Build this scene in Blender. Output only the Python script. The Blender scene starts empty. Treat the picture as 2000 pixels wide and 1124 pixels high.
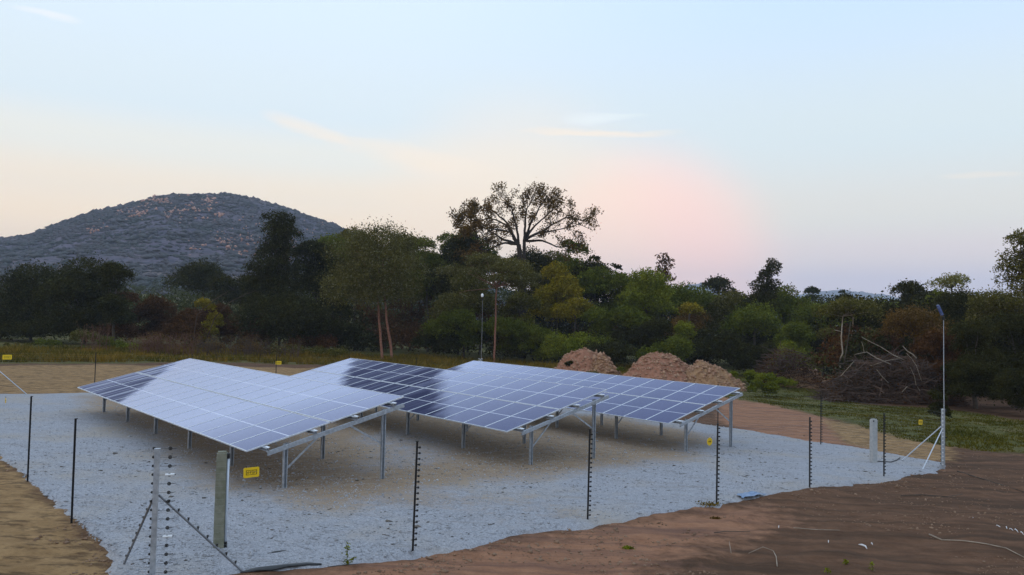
import bpy, math, random
import numpy as np
from mathutils import Vector, Matrix, noise as mnoise
random.seed(7)
rng = np.random.default_rng(7)
sc = bpy.context.scene
PI = math.pi

# ------------------------------------------------------------------ camera
FOC, PITCH, ROLL, CAMZ = 1578.0, 0.043, 0.022, 4.42
_F = np.array([0, math.cos(PITCH), math.sin(PITCH)])
_R0 = np.array([1.0, 0, 0]); _U0 = np.cross(_R0, _F)
_R = math.cos(ROLL)*_R0 + math.sin(ROLL)*_U0
_U = -math.sin(ROLL)*_R0 + math.cos(ROLL)*_U0
cam_d = bpy.data.cameras.new("camera"); cam = bpy.data.objects.new("camera", cam_d)
sc.collection.objects.link(cam)
cam.matrix_world = Matrix(((_R[0], _U[0], -_F[0], 0), (_R[1], _U[1], -_F[1], 0), (_R[2], _U[2], -_F[2], CAMZ), (0, 0, 0, 1)))
cam_d.sensor_width = 36; cam_d.lens = FOC/2000*36
cam_d.clip_start = 0.1; cam_d.clip_end = 20000
sc.camera = cam

# ------------------------------------------------------------------ sky and sun
world = bpy.data.worlds.new("World"); sc.world = world; world.use_nodes = True
SUN_EL, SUN_AZ = math.radians(9), math.radians(-128)     # azimuth from +Y, clockwise positive

def build_world():
    nt = world.node_tree; N = nt.nodes; L = nt.links; N.clear()
    out = N.new("ShaderNodeOutputWorld"); bg = N.new("ShaderNodeBackground")
    L.new(bg.outputs[0], out.inputs[0])
    tc = N.new("ShaderNodeTexCoord"); sep = N.new("ShaderNodeSeparateXYZ")
    L.new(tc.outputs["Generated"], sep.inputs[0])
    def math_(op, a, b=None, clamp=False):
        n = N.new("ShaderNodeMath"); n.operation = op; n.use_clamp = clamp
        for i, v in enumerate((a, b)):
            if v is None: continue
            if isinstance(v, (int, float)): n.inputs[i].default_value = v
            else: L.new(v, n.inputs[i])
        return n.outputs[0]
    def ramp(fac, stops, interp='EASE'):
        r = N.new("ShaderNodeValToRGB"); r.color_ramp.interpolation = interp
        e = r.color_ramp.elements
        while len(e) > 1: e.remove(e[-1])
        e[0].position = stops[0][0]; e[0].color = (*stops[0][1], 1)
        for p, c in stops[1:]:
            x = e.new(p); x.color = (*c, 1)
        L.new(fac, r.inputs[0]); return r.outputs[0]
    def mix(f, a, b, mode='MIX'):
        m = N.new("ShaderNodeMix"); m.data_type = 'RGBA'; m.blend_type = mode
        if isinstance(f, (int, float)): m.inputs[0].default_value = f
        else: L.new(f, m.inputs[0])
        for i, v in ((6, a), (7, b)):
            if isinstance(v, tuple): m.inputs[i].default_value = (*v, 1)
            else: L.new(v, m.inputs[i])
        return m.outputs[2]
    z = sep.outputs[2]
    # left side of the view: cream near the horizon to pale blue; right side: lilac grey to pale blue
    left = ramp(z, [(0.0, (.56, .42, .31)), (.05, (.97, .69, .41)), (.10, (.93, .72, .48)), (.145, (.81, .69, .53)), (.19, (.71, .70, .63)), (.24, (.60, .68, .72)), (.38, (.58, .69, .80)), (.62, (.58, .70, .86)), (1.0, (.58, .70, .88))])
    right = ramp(z, [(0.0, (.48, .46, .58)), (.05, (.62, .52, .58)), (.085, (.69, .58, .56)), (.13, (.65, .62, .56)), (.22, (.57, .64, .66)), (.38, (.48, .62, .80)), (.62, (.54, .68, .86)), (1.0, (.58, .70, .88))])
    # azimuth weight from the horizontal direction
    hl = math_('SQRT', math_('ADD', math_('MULTIPLY', sep.outputs[0], sep.outputs[0]), math_('MULTIPLY', sep.outputs[1], sep.outputs[1])))
    sa = math_('DIVIDE', sep.outputs[0], math_('MAXIMUM', hl, .001))
    mr = N.new("ShaderNodeMapRange"); mr.interpolation_type = 'SMOOTHSTEP'
    mr.inputs[1].default_value = -.22; mr.inputs[2].default_value = .42
    L.new(sa, mr.inputs[0])
    base = mix(mr.outputs[0], left, right)
    # pink afterglow low over the trees, right of the centre
    def glow(px, py, width):
        d = _F + _R*(px-1000)/FOC - _U*(py-562)/FOC; d = d/np.linalg.norm(d)
        v = N.new("ShaderNodeVectorMath"); v.operation = 'DOT_PRODUCT'
        L.new(tc.outputs["Generated"], v.inputs[0]); v.inputs[1].default_value = tuple(d)
        m = N.new("ShaderNodeMapRange"); m.interpolation_type = 'SMOOTHERSTEP'
        m.inputs[1].default_value = math.cos(math.radians(width)); m.inputs[2].default_value = 1.0
        L.new(v.outputs["Value"], m.inputs[0]); return math_('POWER', m.outputs[0], 1.7)
    base = mix(math_('MULTIPLY', glow(1262, 540, 12), .85), base, (.98, .60, .50))
    base = mix(math_('MULTIPLY', glow(1010, 500, 15), .50), base, (.90, .70, .50))
    # a few thin warm cloud streaks
    def streak(px, py, wx, wy, tilt, amt, colr, base, seed):
        d = _F + _R*(px-1000)/FOC - _U*(py-562)/FOC; d = d/np.linalg.norm(d)
        r = np.cross(d, [0, 0, 1]); r /= np.linalg.norm(r); u = np.cross(r, d)
        r2 = math.cos(tilt)*r + math.sin(tilt)*u; u2 = -math.sin(tilt)*r + math.cos(tilt)*u
        nz = N.new("ShaderNodeTexNoise"); nz.inputs['Scale'].default_value = 9; nz.inputs['Detail'].default_value = 6
        mp = N.new("ShaderNodeMapping"); mp.inputs['Location'].default_value = (seed, seed*.3, 0); mp.inputs['Scale'].default_value = (1, 1, 5)
        L.new(tc.outputs["Generated"], mp.inputs[0]); L.new(mp.outputs[0], nz.inputs['Vector'])
        def comp(vec, w, c0):
            v = N.new("ShaderNodeVectorMath"); v.operation = 'DOT_PRODUCT'
            L.new(tc.outputs["Generated"], v.inputs[0]); v.inputs[1].default_value = tuple(vec)
            s = math_('ADD', v.outputs["Value"], math_('MULTIPLY', math_('SUBTRACT', nz.outputs[0], .5), c0))
            return math_('POWER', math_('DIVIDE', s, w), 2.0)
        q = math_('ADD', comp(r2, wx/FOC, .05), comp(u2, wy/FOC, .028))
        v = N.new("ShaderNodeVectorMath"); v.operation = 'DOT_PRODUCT'
        L.new(tc.outputs["Generated"], v.inputs[0]); v.inputs[1].default_value = tuple(d)
        front = math_('GREATER_THAN', v.outputs["Value"], 0.0)
        f = math_('MULTIPLY', math_('MULTIPLY', math_('SUBTRACT', 1.0, q, True), amt), front, True)
        f = math_('MULTIPLY', f, math_('MULTIPLY', nz.outputs[0], 2.0), True)
        return mix(f, base, colr)
    warm = (.86, .71, .55)
    base = streak(600, 252, 95, 17, -.28, .48, warm, base, 1.0)
    base = streak(790, 300, 200, 22, -.16, .42, warm, base, 3.0)
    base = streak(900, 335, 190, 22, -.10, .28, warm, base, 4.0)
    base = streak(1170, 257, 160, 9, -.03, .50, warm, base, 5.0)
    base = streak(1180, 228, 90, 10, 0.02, .45, (.72, .77, .80), base, 6.0)
    base = streak(95, 27, 60, 7, 0.0, .55, (.76, .76, .77), base, 7.0)
    base = streak(1920, 342, 70, 8, -.05, .28, warm, base, 8.0)
    # clear Nishita air underneath it all
    sky = N.new("ShaderNodeTexSky"); sky.sky_type = 'NISHITA'; sky.sun_disc = False
    sky.sun_elevation = SUN_EL; sky.sun_rotation = SUN_AZ
    nish = mix(1.0, sky.outputs[0], (.06, .06, .06), 'MULTIPLY')
    fin = mix(.12, base, nish)
    L.new(fin, bg.inputs[0]); bg.inputs[1].default_value = 1.60
build_world()

sun_d = bpy.data.lights.new("sun", 'SUN'); sun = bpy.data.objects.new("sun", sun_d); sc.collection.objects.link(sun)
sun_d.energy = 0.45; sun_d.angle = math.radians(14); sun_d.color = (1.0, .74, .58)
_sd = Vector((math.sin(SUN_AZ)*math.cos(SUN_EL), math.cos(SUN_AZ)*math.cos(SUN_EL), math.sin(SUN_EL)))
sun.rotation_euler = _sd.to_track_quat('Z', 'Y').to_euler(); sun.location = (0, 0, 30)

vs = sc.view_settings
vs.view_transform = 'Standard'; vs.look = 'None'; vs.exposure = 0.0; vs.gamma = 1.0; vs.use_curve_mapping = False
try:
    sc.cycles.max_bounces = 6; sc.cycles.diffuse_bounces = 3; sc.cycles.glossy_bounces = 3
    sc.cycles.transparent_max_bounces = 8; sc.cycles.volume_bounces = 1
except Exception: pass

# ------------------------------------------------------------------ terrain
def sclamp(v, lim): return lim*np.tanh(v/lim)
def smooth(v, a, b):
    t = np.clip((v-a)/(b-a), 0, 1); return t*t*(3-2*t)
RIDGE_PX = [(-700, 560), (-450, 530), (-200, 490), (-60, 470), (0, 467), (50, 462), (100, 445), (150, 425), (200, 411), (250, 401), (300, 386), (350, 380), (450, 380), (500, 390), (550, 405), (600, 422), (650, 439), (720, 472), (800, 512), (900, 548), (1000, 570), (1150, 590), (1300, 612)]
def _dir(px, py):
    d = _F + _R*(px-1000)/FOC - _U*(py-562)/FOC; return d
_rt, _rh = [], []
for a, b in RIDGE_PX:
    d = _dir(a, b); _rt.append(math.atan2(d[0], d[1])); _rh.append(d[2]/math.hypot(d[0], d[1]))
RD = 880.0
def base_z(x, y):
    x = np.asarray(x, float); y = np.asarray(y, float)
    z = -.026*sclamp(x, 60) - .006*(sclamp(y-12, 70))
    d = np.hypot(x, y); az = np.arctan2(x, y)
    lw = smooth(-az, -.05, .30)*(np.abs(az) < 1.4)
    z = z + lw*np.clip(d-105, 0, 400)*.050*smooth(d, 105, 200)
    return z
def hill_z(x, y):
    d = np.hypot(x, y); az = np.arctan2(x, y)
    rh = np.interp(az, _rt, _rh)*RD + CAMZ
    t = smooth(d, 330, RD)**.85*np.clip(d/RD, 0, 1)**1.15
    t = t*(1-smooth(d, RD, RD+700)*.9)
    b = base_z(x, y)
    return b + np.maximum(rh-b, 0)*t
def gz(x, y): return float(base_z(x, y))
def W(px, py, dist=None):
    """point on the ground seen at (px, py)"""
    d = _dir(px, py); t = 10.0
    for _ in range(60):
        p = d*t
        g = gz(p[0], p[1]); t = t + ((CAMZ+d[2]*t) - g)/max(-d[2], .02)*.6
        t = max(2, min(t, 3000))
    return np.array([d[0]*t, d[1]*t, gz(d[0]*t, d[1]*t)])
def at(px, py, Y):
    """point at depth Y (metres along +Y) seen at (px, py)"""
    d = _dir(px, py); k = Y/d[1]; return np.array([d[0]*k, Y, CAMZ+d[2]*k])
def on_plane(px, py, P, Q):
    """point seen at (px, py) on the vertical plane through P and Q"""
    d = _dir(px, py); n = np.array([-(Q[1]-P[1]), Q[0]-P[0]])
    k = (n[0]*P[0]+n[1]*P[1])/(n[0]*d[0]+n[1]*d[1]); return np.array([d[0]*k, d[1]*k, CAMZ+d[2]*k])

# ------------------------------------------------------------------ mesh helpers
COL = sc.collection
def np_mesh(name, verts, faces, k, mats=(), smooth_=False, attr=None, midx=None):
    """faces: (n, k) int array of equal-sized polygons"""
    me = bpy.data.meshes.new(name)
    verts = np.asarray(verts, np.float32); faces = np.asarray(faces, np.int32)
    me.vertices.add(len(verts)); me.vertices.foreach_set("co", verts.ravel())
    me.loops.add(faces.size); me.loops.foreach_set("vertex_index", faces.ravel())
    me.polygons.add(len(faces))
    me.polygons.foreach_set("loop_start", np.arange(0, faces.size, k, dtype=np.int32))
    me.polygons.foreach_set("loop_total", np.full(len(faces), k, np.int32))
    if smooth_: me.polygons.foreach_set("use_smooth", np.ones(len(faces), bool))
    for m in mats: me.materials.append(m)
    if midx is not None: me.polygons.foreach_set("material_index", np.asarray(midx, np.int32))
    me.update(calc_edges=True)
    if attr is not None:
        for an, av in attr.items():
            at_ = me.color_attributes.new(an, 'FLOAT_COLOR', 'POINT')
            a4 = np.ones((len(verts), 4), np.float32); a4[:, :av.shape[1]] = av
            at_.data.foreach_set("color", a4.ravel())
    return me

class MB:
    def __init__(s): s.v = []; s.f = []
    def add(s, vs_, fs):
        o = len(s.v); s.v += [tuple(map(float, v)) for v in vs_]; s.f += [tuple(i+o for i in f) for f in fs]
    def box(s, c, size, M=None):
        hx, hy, hz = (v/2 for v in size)
        vs_ = [Vector((x*hx, y*hy, z*hz)) for x in (-1, 1) for y in (-1, 1) for z in (-1, 1)]
        if M is not None: vs_ = [M @ v for v in vs_]
        vs_ = [v+Vector(c) for v in vs_]
        s.add(vs_, [(0, 1, 3, 2), (4, 6, 7, 5), (0, 4, 5, 1), (2, 3, 7, 6), (0, 2, 6, 4), (1, 5, 7, 3)])
    def beam(s, a, b, w, h, up=(0, 0, 1)):
        """rectangular bar from a to b, w across, h along up"""
        a = Vector(a); b = Vector(b); d = (b-a); L = d.length; d.normalize()
        sd = d.cross(Vector(up)).normalized(); u = sd.cross(d)
        vs_ = []
        for p in (a, b):
            for i, j in ((-1, -1), (1, -1), (1, 1), (-1, 1)): vs_.append(p+sd*(i*w/2)+u*(j*h/2))
        s.add(vs_, [(3, 2, 1, 0), (4, 5, 6, 7), (0, 1, 5, 4), (1, 2, 6, 5), (2, 3, 7, 6), (3, 0, 4, 7)])
    def channel(s, a, b, w, h, t=.008, up=(0, 0, 1), flip=1):
        """C section: web of height h with two flanges of width w"""
        a = Vector(a); b = Vector(b); d = (b-a).normalized()
        sd = d.cross(Vector(up)).normalized()*flip; u = (sd.cross(d)*flip).normalized()
        s.beam(a, b, t, h, up)
        for k in (-1, 1):
            o = u*(k*(h/2-t/2)) + sd*(w/2+t/2+.0005)
            s.beam(a+o, b+o, w, t, up)
            o2 = u*(k*(h/2-t-.009)) + sd*(w+t/2-.004)
            s.beam(a+o2, b+o2, t*.8, .018, up)
    def tube(s, pts, rad, sides=6, cap=True):
        pts = [Vector(p) for p in pts]; n = len(pts)
        if not hasattr(rad, '__len__'): rad = [rad]*n
        vs_ = []; ref = None
        for i, p in enumerate(pts):
            d = (pts[min(i+1, n-1)]-pts[max(i-1, 0)])
            d = d.normalized() if d.length > 1e-9 else Vector((0, 0, 1))
            if ref is None: ref = d.orthogonal().normalized()
            ref = (ref - d*ref.dot(d))
            ref = ref.normalized() if ref.length > 1e-6 else d.orthogonal().normalized()
            b = d.cross(ref)
            for k in range(sides):
                a = 2*PI*k/sides; vs_.append(p+(ref*math.cos(a)+b*math.sin(a))*rad[i])
        fs = [(i*sides+k, i*sides+(k+1) % sides, (i+1)*sides+(k+1) % sides, (i+1)*sides+k) for i in range(n-1) for k in range(sides)]
        if cap: fs += [tuple(range(sides))[::-1], tuple((n-1)*sides+k for k in range(sides))]
        s.add(vs_, fs)
    def mesh(s, name, mat, sm=False):
        me = bpy.data.meshes.new(name); me.from_pydata(s.v, [], s.f)
        if mat: me.materials.append(mat)
        if sm: me.polygons.foreach_set("use_smooth", [True]*len(me.polygons))
        me.update(); return me
    def build(s, name, mat, parent=None, sm=False, loc=None):
        return link(name, s.mesh(name, mat, sm), parent, loc)
def link(name, me, parent=None, loc=None, rot=None):
    o = bpy.data.objects.new(name, me); COL.objects.link(o)
    if parent: o.parent = parent
    if loc is not None: o.location = tuple(map(float, loc))
    if rot is not None: o.rotation_euler = rot
    return o
def empty(name, loc, rz=0):
    o = bpy.data.objects.new(name, None); COL.objects.link(o); o.location = tuple(map(float, loc)); o.rotation_euler = (0, 0, rz)
    o.empty_display_size = .3; return o
def tag(o, label=None, cat=None, group=None, kind=None):
    if label: o["label"] = label
    if cat: o["category"] = cat
    if group: o["group"] = group
    if kind: o["kind"] = kind
    return o
def copy_tree(o, parent=None):
    c = o.copy(); COL.objects.link(c)
    if parent: c.parent = parent
    for ch in [k for k in COL.objects if k.parent == o]: copy_tree(ch, c)
    return c

# ------------------------------------------------------------------ materials
def new_mat(name, col, rough=.8, metal=0.0, spec=.5, ior=1.45):
    m = bpy.data.materials.new(name); m.use_nodes = True
    b = m.node_tree.nodes["Principled BSDF"]
    b.inputs["Base Color"].default_value = (*col, 1); b.inputs["Roughness"].default_value = rough
    b.inputs["Metallic"].default_value = metal; b.inputs["Specular IOR Level"].default_value = spec; b.inputs["IOR"].default_value = ior
    return m, m.node_tree, b
class NT:
    def __init__(s, nt): s.nt = nt; s.N = nt.nodes; s.L = nt.links
    def tc(s, which="Object", scale=None, obj=None, loc=None, rot=None):
        t = s.N.new("ShaderNodeTexCoord")
        if obj: t.object = obj
        o = t.outputs[which]
        if scale or loc or rot:
            m = s.N.new("ShaderNodeMapping")
            if scale: m.inputs['Scale'].default_value = scale
            if loc: m.inputs['Location'].default_value = loc
            if rot: m.inputs['Rotation'].default_value = rot
            s.L.new(o, m.inputs[0]); o = m.outputs[0]
        return o
    def geo(s, scale=None, rot=None):
        g = s.N.new("ShaderNodeNewGeometry"); o = g.outputs["Position"]
        if scale or rot:
            m = s.N.new("ShaderNodeMapping")
            if scale: m.inputs['Scale'].default_value = scale
            if rot: m.inputs['Rotation'].default_value = rot
            s.L.new(o, m.inputs[0]); o = m.outputs[0]
        return o
    def noise(s, vec, scale, detail=4, rough=.55, dist=0):
        n = s.N.new("ShaderNodeTexNoise"); n.inputs['Scale'].default_value = scale; n.inputs['Detail'].default_value = detail
        n.inputs['Roughness'].default_value = rough; n.inputs['Distortion'].default_value = dist
        s.L.new(vec, n.inputs['Vector']); return n.outputs[0]
    def vor(s, vec, scale, out='Distance'):
        n = s.N.new("ShaderNodeTexVoronoi"); n.inputs['Scale'].default_value = scale; s.L.new(vec, n.inputs['Vector']); return n.outputs[out]
    def math(s, op, a, b=None, clamp=False):
        n = s.N.new("ShaderNodeMath"); n.operation = op; n.use_clamp = clamp
        for i, v in enumerate((a, b)):
            if v is None: continue
            if isinstance(v, (int, float)): n.inputs[i].default_value = v
            else: s.L.new(v, n.inputs[i])
        return n.outputs[0]
    def rng(s, v, a, b, c=0.0, d=1.0, sm=False):
        n = s.N.new("ShaderNodeMapRange")
        if sm: n.interpolation_type = 'SMOOTHSTEP'
        for i, k in enumerate((a, b, c, d)): n.inputs[1+i].default_value = k
        s.L.new(v, n.inputs[0]); return n.outputs[0]
    def mix(s, f, a, b, mode='MIX'):
        m = s.N.new("ShaderNodeMix"); m.data_type = 'RGBA'; m.blend_type = mode
        if isinstance(f, (int, float)): m.inputs[0].default_value = f
        else: s.L.new(f, m.inputs[0])
        for i, v in ((6, a), (7, b)):
            if isinstance(v, tuple): m.inputs[i].default_value = (*v, 1)
            else: s.L.new(v, m.inputs[i])
        return m.outputs[2]
    def bump(s, h, strength, dist, bsdf, prev=None):
        b = s.N.new("ShaderNodeBump"); b.inputs['Strength'].default_value = strength; b.inputs['Distance'].default_value = dist
        s.L.new(h, b.inputs['Height'])
        if prev: s.L.new(prev, b.inputs['Normal'])
        if bsdf: s.L.new(b.outputs[0], bsdf.inputs['Normal'])
        return b.outputs[0]

def mat_var(name, c1, c2, scale=8, rough=.8, metal=0.0, bump=.0, bdist=.01, spec=.4, detail=5, vec='Object'):
    m, nt, b = new_mat(name, c1, rough, metal, spec); t = NT(nt)
    v = t.tc(vec) if vec != 'Position' else t.geo()
    n = t.noise(v, scale, detail)
    t.L.new(t.mix(t.rng(n, .3, .7), c1, c2), b.inputs["Base Color"])
    t.L.new(t.rng(n, .2, .8, max(0, rough-.1), min(1, rough+.12)), b.inputs["Roughness"])
    if bump: t.bump(n, bump, bdist, b)
    return m

def mat_leaf(name, c1, c2, c3=None, scale=.6, trans=.25):
    """foliage: colour varies leaf by leaf (attribute) and clump by clump (noise)"""
    m, nt, b = new_mat(name, c1, .75, 0, .08); t = NT(nt); c1 = (c1[0]*1.5, c1[1]*1.15, c1[2]*.40); c2 = (c2[0]*1.5, c2[1]*1.15, c2[2]*.40)
    a = t.N.new("ShaderNodeAttribute"); a.attribute_name = "tint"
    n = t.noise(t.tc(), scale, 3)
    c = t.mix(t.rng(n, .35, .65), c1, c2)
    if c3: c = t.mix(t.rng(a.outputs["Fac"], .80, 1.1), c, c3)
    hv = t.N.new("ShaderNodeHueSaturation"); t.L.new(c, hv.inputs['Color']); t.L.new(t.rng(a.outputs["Fac"], 0, 1, .68, 1.34), hv.inputs['Value'])
    t.L.new(hv.outputs[0], b.inputs["Base Color"])
    tr = t.N.new("ShaderNodeBsdfTranslucent"); t.L.new(hv.outputs[0], tr.inputs[0])
    ms = t.N.new("ShaderNodeMixShader"); ms.inputs[0].default_value = trans
    t.L.new(b.outputs[0], ms.inputs[1]); t.L.new(tr.outputs[0], ms.inputs[2])
    t.L.new(ms.outputs[0], t.N["Material Output"].inputs[0])
    return m

def mat_ground():
    m, nt, b = new_mat("soil_ground", (.2, .13, .08), .95, 0, .15); t = NT(nt)
    a = t.N.new("ShaderNodeAttribute"); a.attribute_name = "zone"     # r: grass, g: red soil, b: pale soil
    s = t.N.new("ShaderNodeSeparateColor"); t.L.new(a.outputs["Color"], s.inputs[0])
    p = t.geo(); st = t.geo(scale=(.13, 1.5, 1), rot=(0, 0, math.radians(-37)))
    n1 = t.noise(p, .35, 6, .6); n2 = t.noise(p, 2.2, 7, .65); n3 = t.noise(p, 14, 6, .7); track = t.noise(st, 1.4, 6, .6)
    brown = t.mix(t.rng(n2, .3, .7), (.105, .052, .028), (.185, .098, .056))
    brown = t.mix(t.math('MULTIPLY', t.rng(track, .44, .62), .85), brown, (.068, .039, .023))
    red = t.mix(t.rng(n2, .3, .7), (.28, .132, .072), (.38, .195, .112))
    red = t.mix(t.math('MULTIPLY', t.rng(track, .46, .62), .8), red, (.16, .085, .062))
    pale = t.mix(t.rng(n2, .28, .72), (.22, .125, .052), (.42, .265, .125))
    pale = t.mix(t.math('MULTIPLY', t.rng(t.noise(t.geo(scale=(.5, 1.3, 1)), 3.1, 6, .7), .50, .60), .75), pale, (.085, .050, .026))
    grass = t.mix(t.rng(n2, .35, .65), (.050, .062, .014), (.13, .115, .030))
    grass = t.mix(t.rng(n1, .5, .68), grass, (.16, .125, .050))
    wob = t.math('MULTIPLY', t.math('SUBTRACT', n2, .5), 1.1)
    def msk(ch): return t.rng(t.math('ADD', s.outputs[ch], wob), .28, .72)
    c = t.mix(msk(1), brown, red); c = t.mix(msk(2), c, pale); c = t.mix(msk(0), c, grass)
    c = t.mix(t.rng(n3, .25, .75, 0, .45), c, t.mix(.5, c, (.03, .02, .015)))
    t.L.new(c, b.inputs["Base Color"])
    h = t.math('ADD', t.math('MULTIPLY', n2, 1.0), t.math('MULTIPLY', track, .9)); h = t.math('ADD', h, t.math('MULTIPLY', n3, .35))
    t.bump(h, .9, .12, b)
    return m

def mat_gravel():
    m, nt, b = new_mat("crushed_gravel", (.3, .31, .32), .95, 0, .12); t = NT(nt)
    a = t.N.new("ShaderNodeAttribute"); a.attribute_name = "dirt"
    p = t.geo(); n1 = t.noise(p, .30, 5, .6); n2 = t.noise(p, 3.0, 7, .7); st = t.geo(scale=(.3, 1.2, 1), rot=(0, 0, .2)); n4 = t.noise(st, 2.3, 6, .65)
    v = t.vor(p, 34, 'Color'); vd = t.vor(p, 34); n5 = t.noise(p, 60, 4, .7)
    sv = t.N.new("ShaderNodeSeparateColor"); t.L.new(v, sv.inputs[0])
    g = t.mix(sv.outputs[0], (.22, .230, .248), (.41, .415, .445))
    g = t.mix(t.rng(n2, .3, .7, .0, .5), g, (.30, .30, .325))
    g = t.mix(t.math('MULTIPLY', t.rng(n4, .52, .68), .40), g, (.22, .19, .165))
    g = t.mix(t.math('MULTIPLY', t.rng(n1, .48, .66), .6), g, (.36, .31, .25))
    soil = t.mix(t.rng(n2, .3, .7), (.21, .135, .075), (.33, .24, .15))
    w = t.math('ADD', a.outputs["Fac"], t.math('MULTIPLY', t.math('SUBTRACT', n2, .5), .9))
    w = t.math('ADD', w, t.math('MULTIPLY', t.math('SUBTRACT', n1, .5), .6))
    c = t.mix(t.rng(w, .30, .80, 0, .88), g, soil)
    t.L.new(c, b.inputs["Base Color"])
    h = t.math('ADD', t.math('MULTIPLY', n2, 1.0), t.math('MULTIPLY', vd, .35)); h = t.math('ADD', h, t.math('MULTIPLY', n4, .8)); h = t.math('ADD', h, t.math('MULTIPLY', n5, .2))
    t.bump(h, .6, .05, b)
    return m

M = {}
M['ground'] = mat_ground(); M['gravel'] = mat_gravel()
M['galv'] = mat_var('galvanised_steel', (.30, .33, .37), (.50, .54, .59), 14, .42, .55, .05)
M['alu'] = mat_var('aluminium_frame', (.62, .66, .72), (.74, .78, .84), 6, .38, .5)
M['darksteel'] = mat_var('dark_grey_steel', (.16, .17, .19), (.26, .27, .29), 12, .5, .6)  # darker grey steel, for the foreground braces and the far mast pole
M['black'] = mat_var('black_post_paint', (.006, .006, .007), (.016, .015, .014), 20, .6)
M['insul'] = mat_var('black_insulator_plastic', (.008, .008, .009), (.02, .02, .02), 30, .45)
M['white'] = mat_var('white_insulator_plastic', (.62, .66, .70), (.78, .80, .82), 20, .35)
M['pipe'] = mat_var('grey_conduit', (.50, .56, .64), (.62, .68, .76), 9, .4)
M['concrete'] = mat_var('mossy_concrete', (.13, .14, .095), (.24, .24, .19), 9, .92, 0, .5, .01)
M['concrete2'] = mat_var('pale_concrete', (.30, .32, .33), (.42, .43, .43), 9, .92, 0, .5, .01)
M['yellow'] = mat_var('yellow_sign_plastic', (.80, .52, .010), (.86, .60, .02), 12, .5)
M['print'] = mat_var('black_print', (.012, .010, .008), (.03, .025, .01), 40, .6)
M['wire'] = mat_var('fence_wire_steel', (.35, .38, .42), (.5, .53, .58), 8, .4, .7)
M['soilpile'] = mat_var('red_spoil_soil', (.22, .10, .060), (.36, .185, .12), 3.2, .95, 0, .9, .08, .15, 8)
M['soilpile2'] = mat_var('brown_spoil_soil', (.20, .115, .060), (.35, .215, .12), 3.0, .95, 0, .9, .08, .15, 8)
M['clod'] = mat_var('soil_clods', (.24, .125, .075), (.42, .27, .18), 1.7, .95, 0, .3, .02, .15, vec='Position')
M['stone'] = mat_var('loose_stones', (.22, .22, .225), (.44, .46, .50), 1.9, .9, 0, 0, .01, .2, vec='Position')
M['stonebrown'] = mat_var('brown_clods', (.14, .085, .055), (.30, .20, .135), 1.7, .95, 0, 0, .01, .1, vec='Position')
M['darkbits'] = mat_var('dark_stone_bits', (.05, .045, .04), (.14, .12, .10), 2, .95, vec='Position')
M['bark'] = mat_var('grey_bark', (.045, .034, .026), (.10, .08, .062), 5, .95, 0, .5, .02)
M['barkred'] = mat_var('reddish_bark', (.20, .085, .055), (.34, .17, .12), 6, .9, 0, .4, .02)
M['barkdark'] = mat_var('dark_bark', (.022, .016, .012), (.05, .038, .03), 5, .95, 0, .5, .02)
M['deadwood'] = mat_var('pale_dead_wood', (.20, .16, .12), (.38, .32, .25), 6, .85, 0, .3, .01)
M['brush'] = mat_var('dark_brushwood', (.035, .022, .017), (.13, .085, .062), .9, .95, 0, .3, .01)
M['redtwig'] = mat_var('reddish_dry_twigs', (.10, .045, .03), (.20, .10, .07), 1.5, .95)
M['membrane'] = mat_var('black_ground_sheet', (.018, .02, .022), (.04, .042, .045), 5, .35)
M['bluesheet'] = mat_var('blue_plastic_scrap', (.10, .17, .30), (.19, .28, .42), 9, .4)
M['whitebit'] = mat_var('white_litter', (.6, .62, .64), (.75, .76, .78), 9, .6)
M['lampwhite'] = mat_var('white_lamp_glass', (.75, .78, .80), (.82, .84, .86), 9, .2)
M['lampblue'] = mat_var('blue_lamp_panel', (.05, .08, .20), (.10, .14, .30), 9, .25)
M['hill'] = None
def leafset(k, *a, **kw): M[k] = mat_leaf(k, *a, **kw)
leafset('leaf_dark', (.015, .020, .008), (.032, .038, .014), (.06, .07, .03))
leafset('leaf_shade', (.011, .013, .006), (.022, .026, .010), (.045, .045, .02))  # deep shade under the trees put into the leaf colour, undergrowth only
leafset('leaf_green', (.048, .074, .015), (.092, .130, .024), (.10, .14, .04))
leafset('leaf_bright', (.072, .116, .018), (.135, .180, .030), (.16, .20, .05))
leafset('leaf_olive', (.050, .060, .026), (.085, .098, .040), (.19, .17, .10))
leafset('leaf_grey', (.050, .060, .036), (.092, .102, .060), (.20, .20, .13))
leafset('leaf_yellow', (.105, .115, .012), (.185, .175, .018), (.30, .27, .05))
leafset('leaf_brown', (.036, .020, .014), (.070, .038, .024), (.12, .07, .04))
leafset('leaf_rust', (.060, .048, .020), (.10, .070, .034), (.20, .13, .08))
leafset('leaf_pale', (.090, .115, .060), (.15, .17, .10), (.32, .33, .26))
leafset('grass_blade', (.050, .060, .014), (.135, .105, .026), (.22, .15, .05), scale=.25)
leafset('grass_green', (.036, .050, .010), (.078, .084, .018), (.12, .11, .04), scale=.25)
leafset('leaf_far', (.020, .032, .018), (.040, .056, .028), (.07, .085, .05), scale=.1)
M['hill_scrub'] = mat_var('hill_scrub', (.026, .036, .032), (.082, .074, .088), .03, .9, vec='Position')  # violet tint of the distant haze painted into the scrub colour

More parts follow.
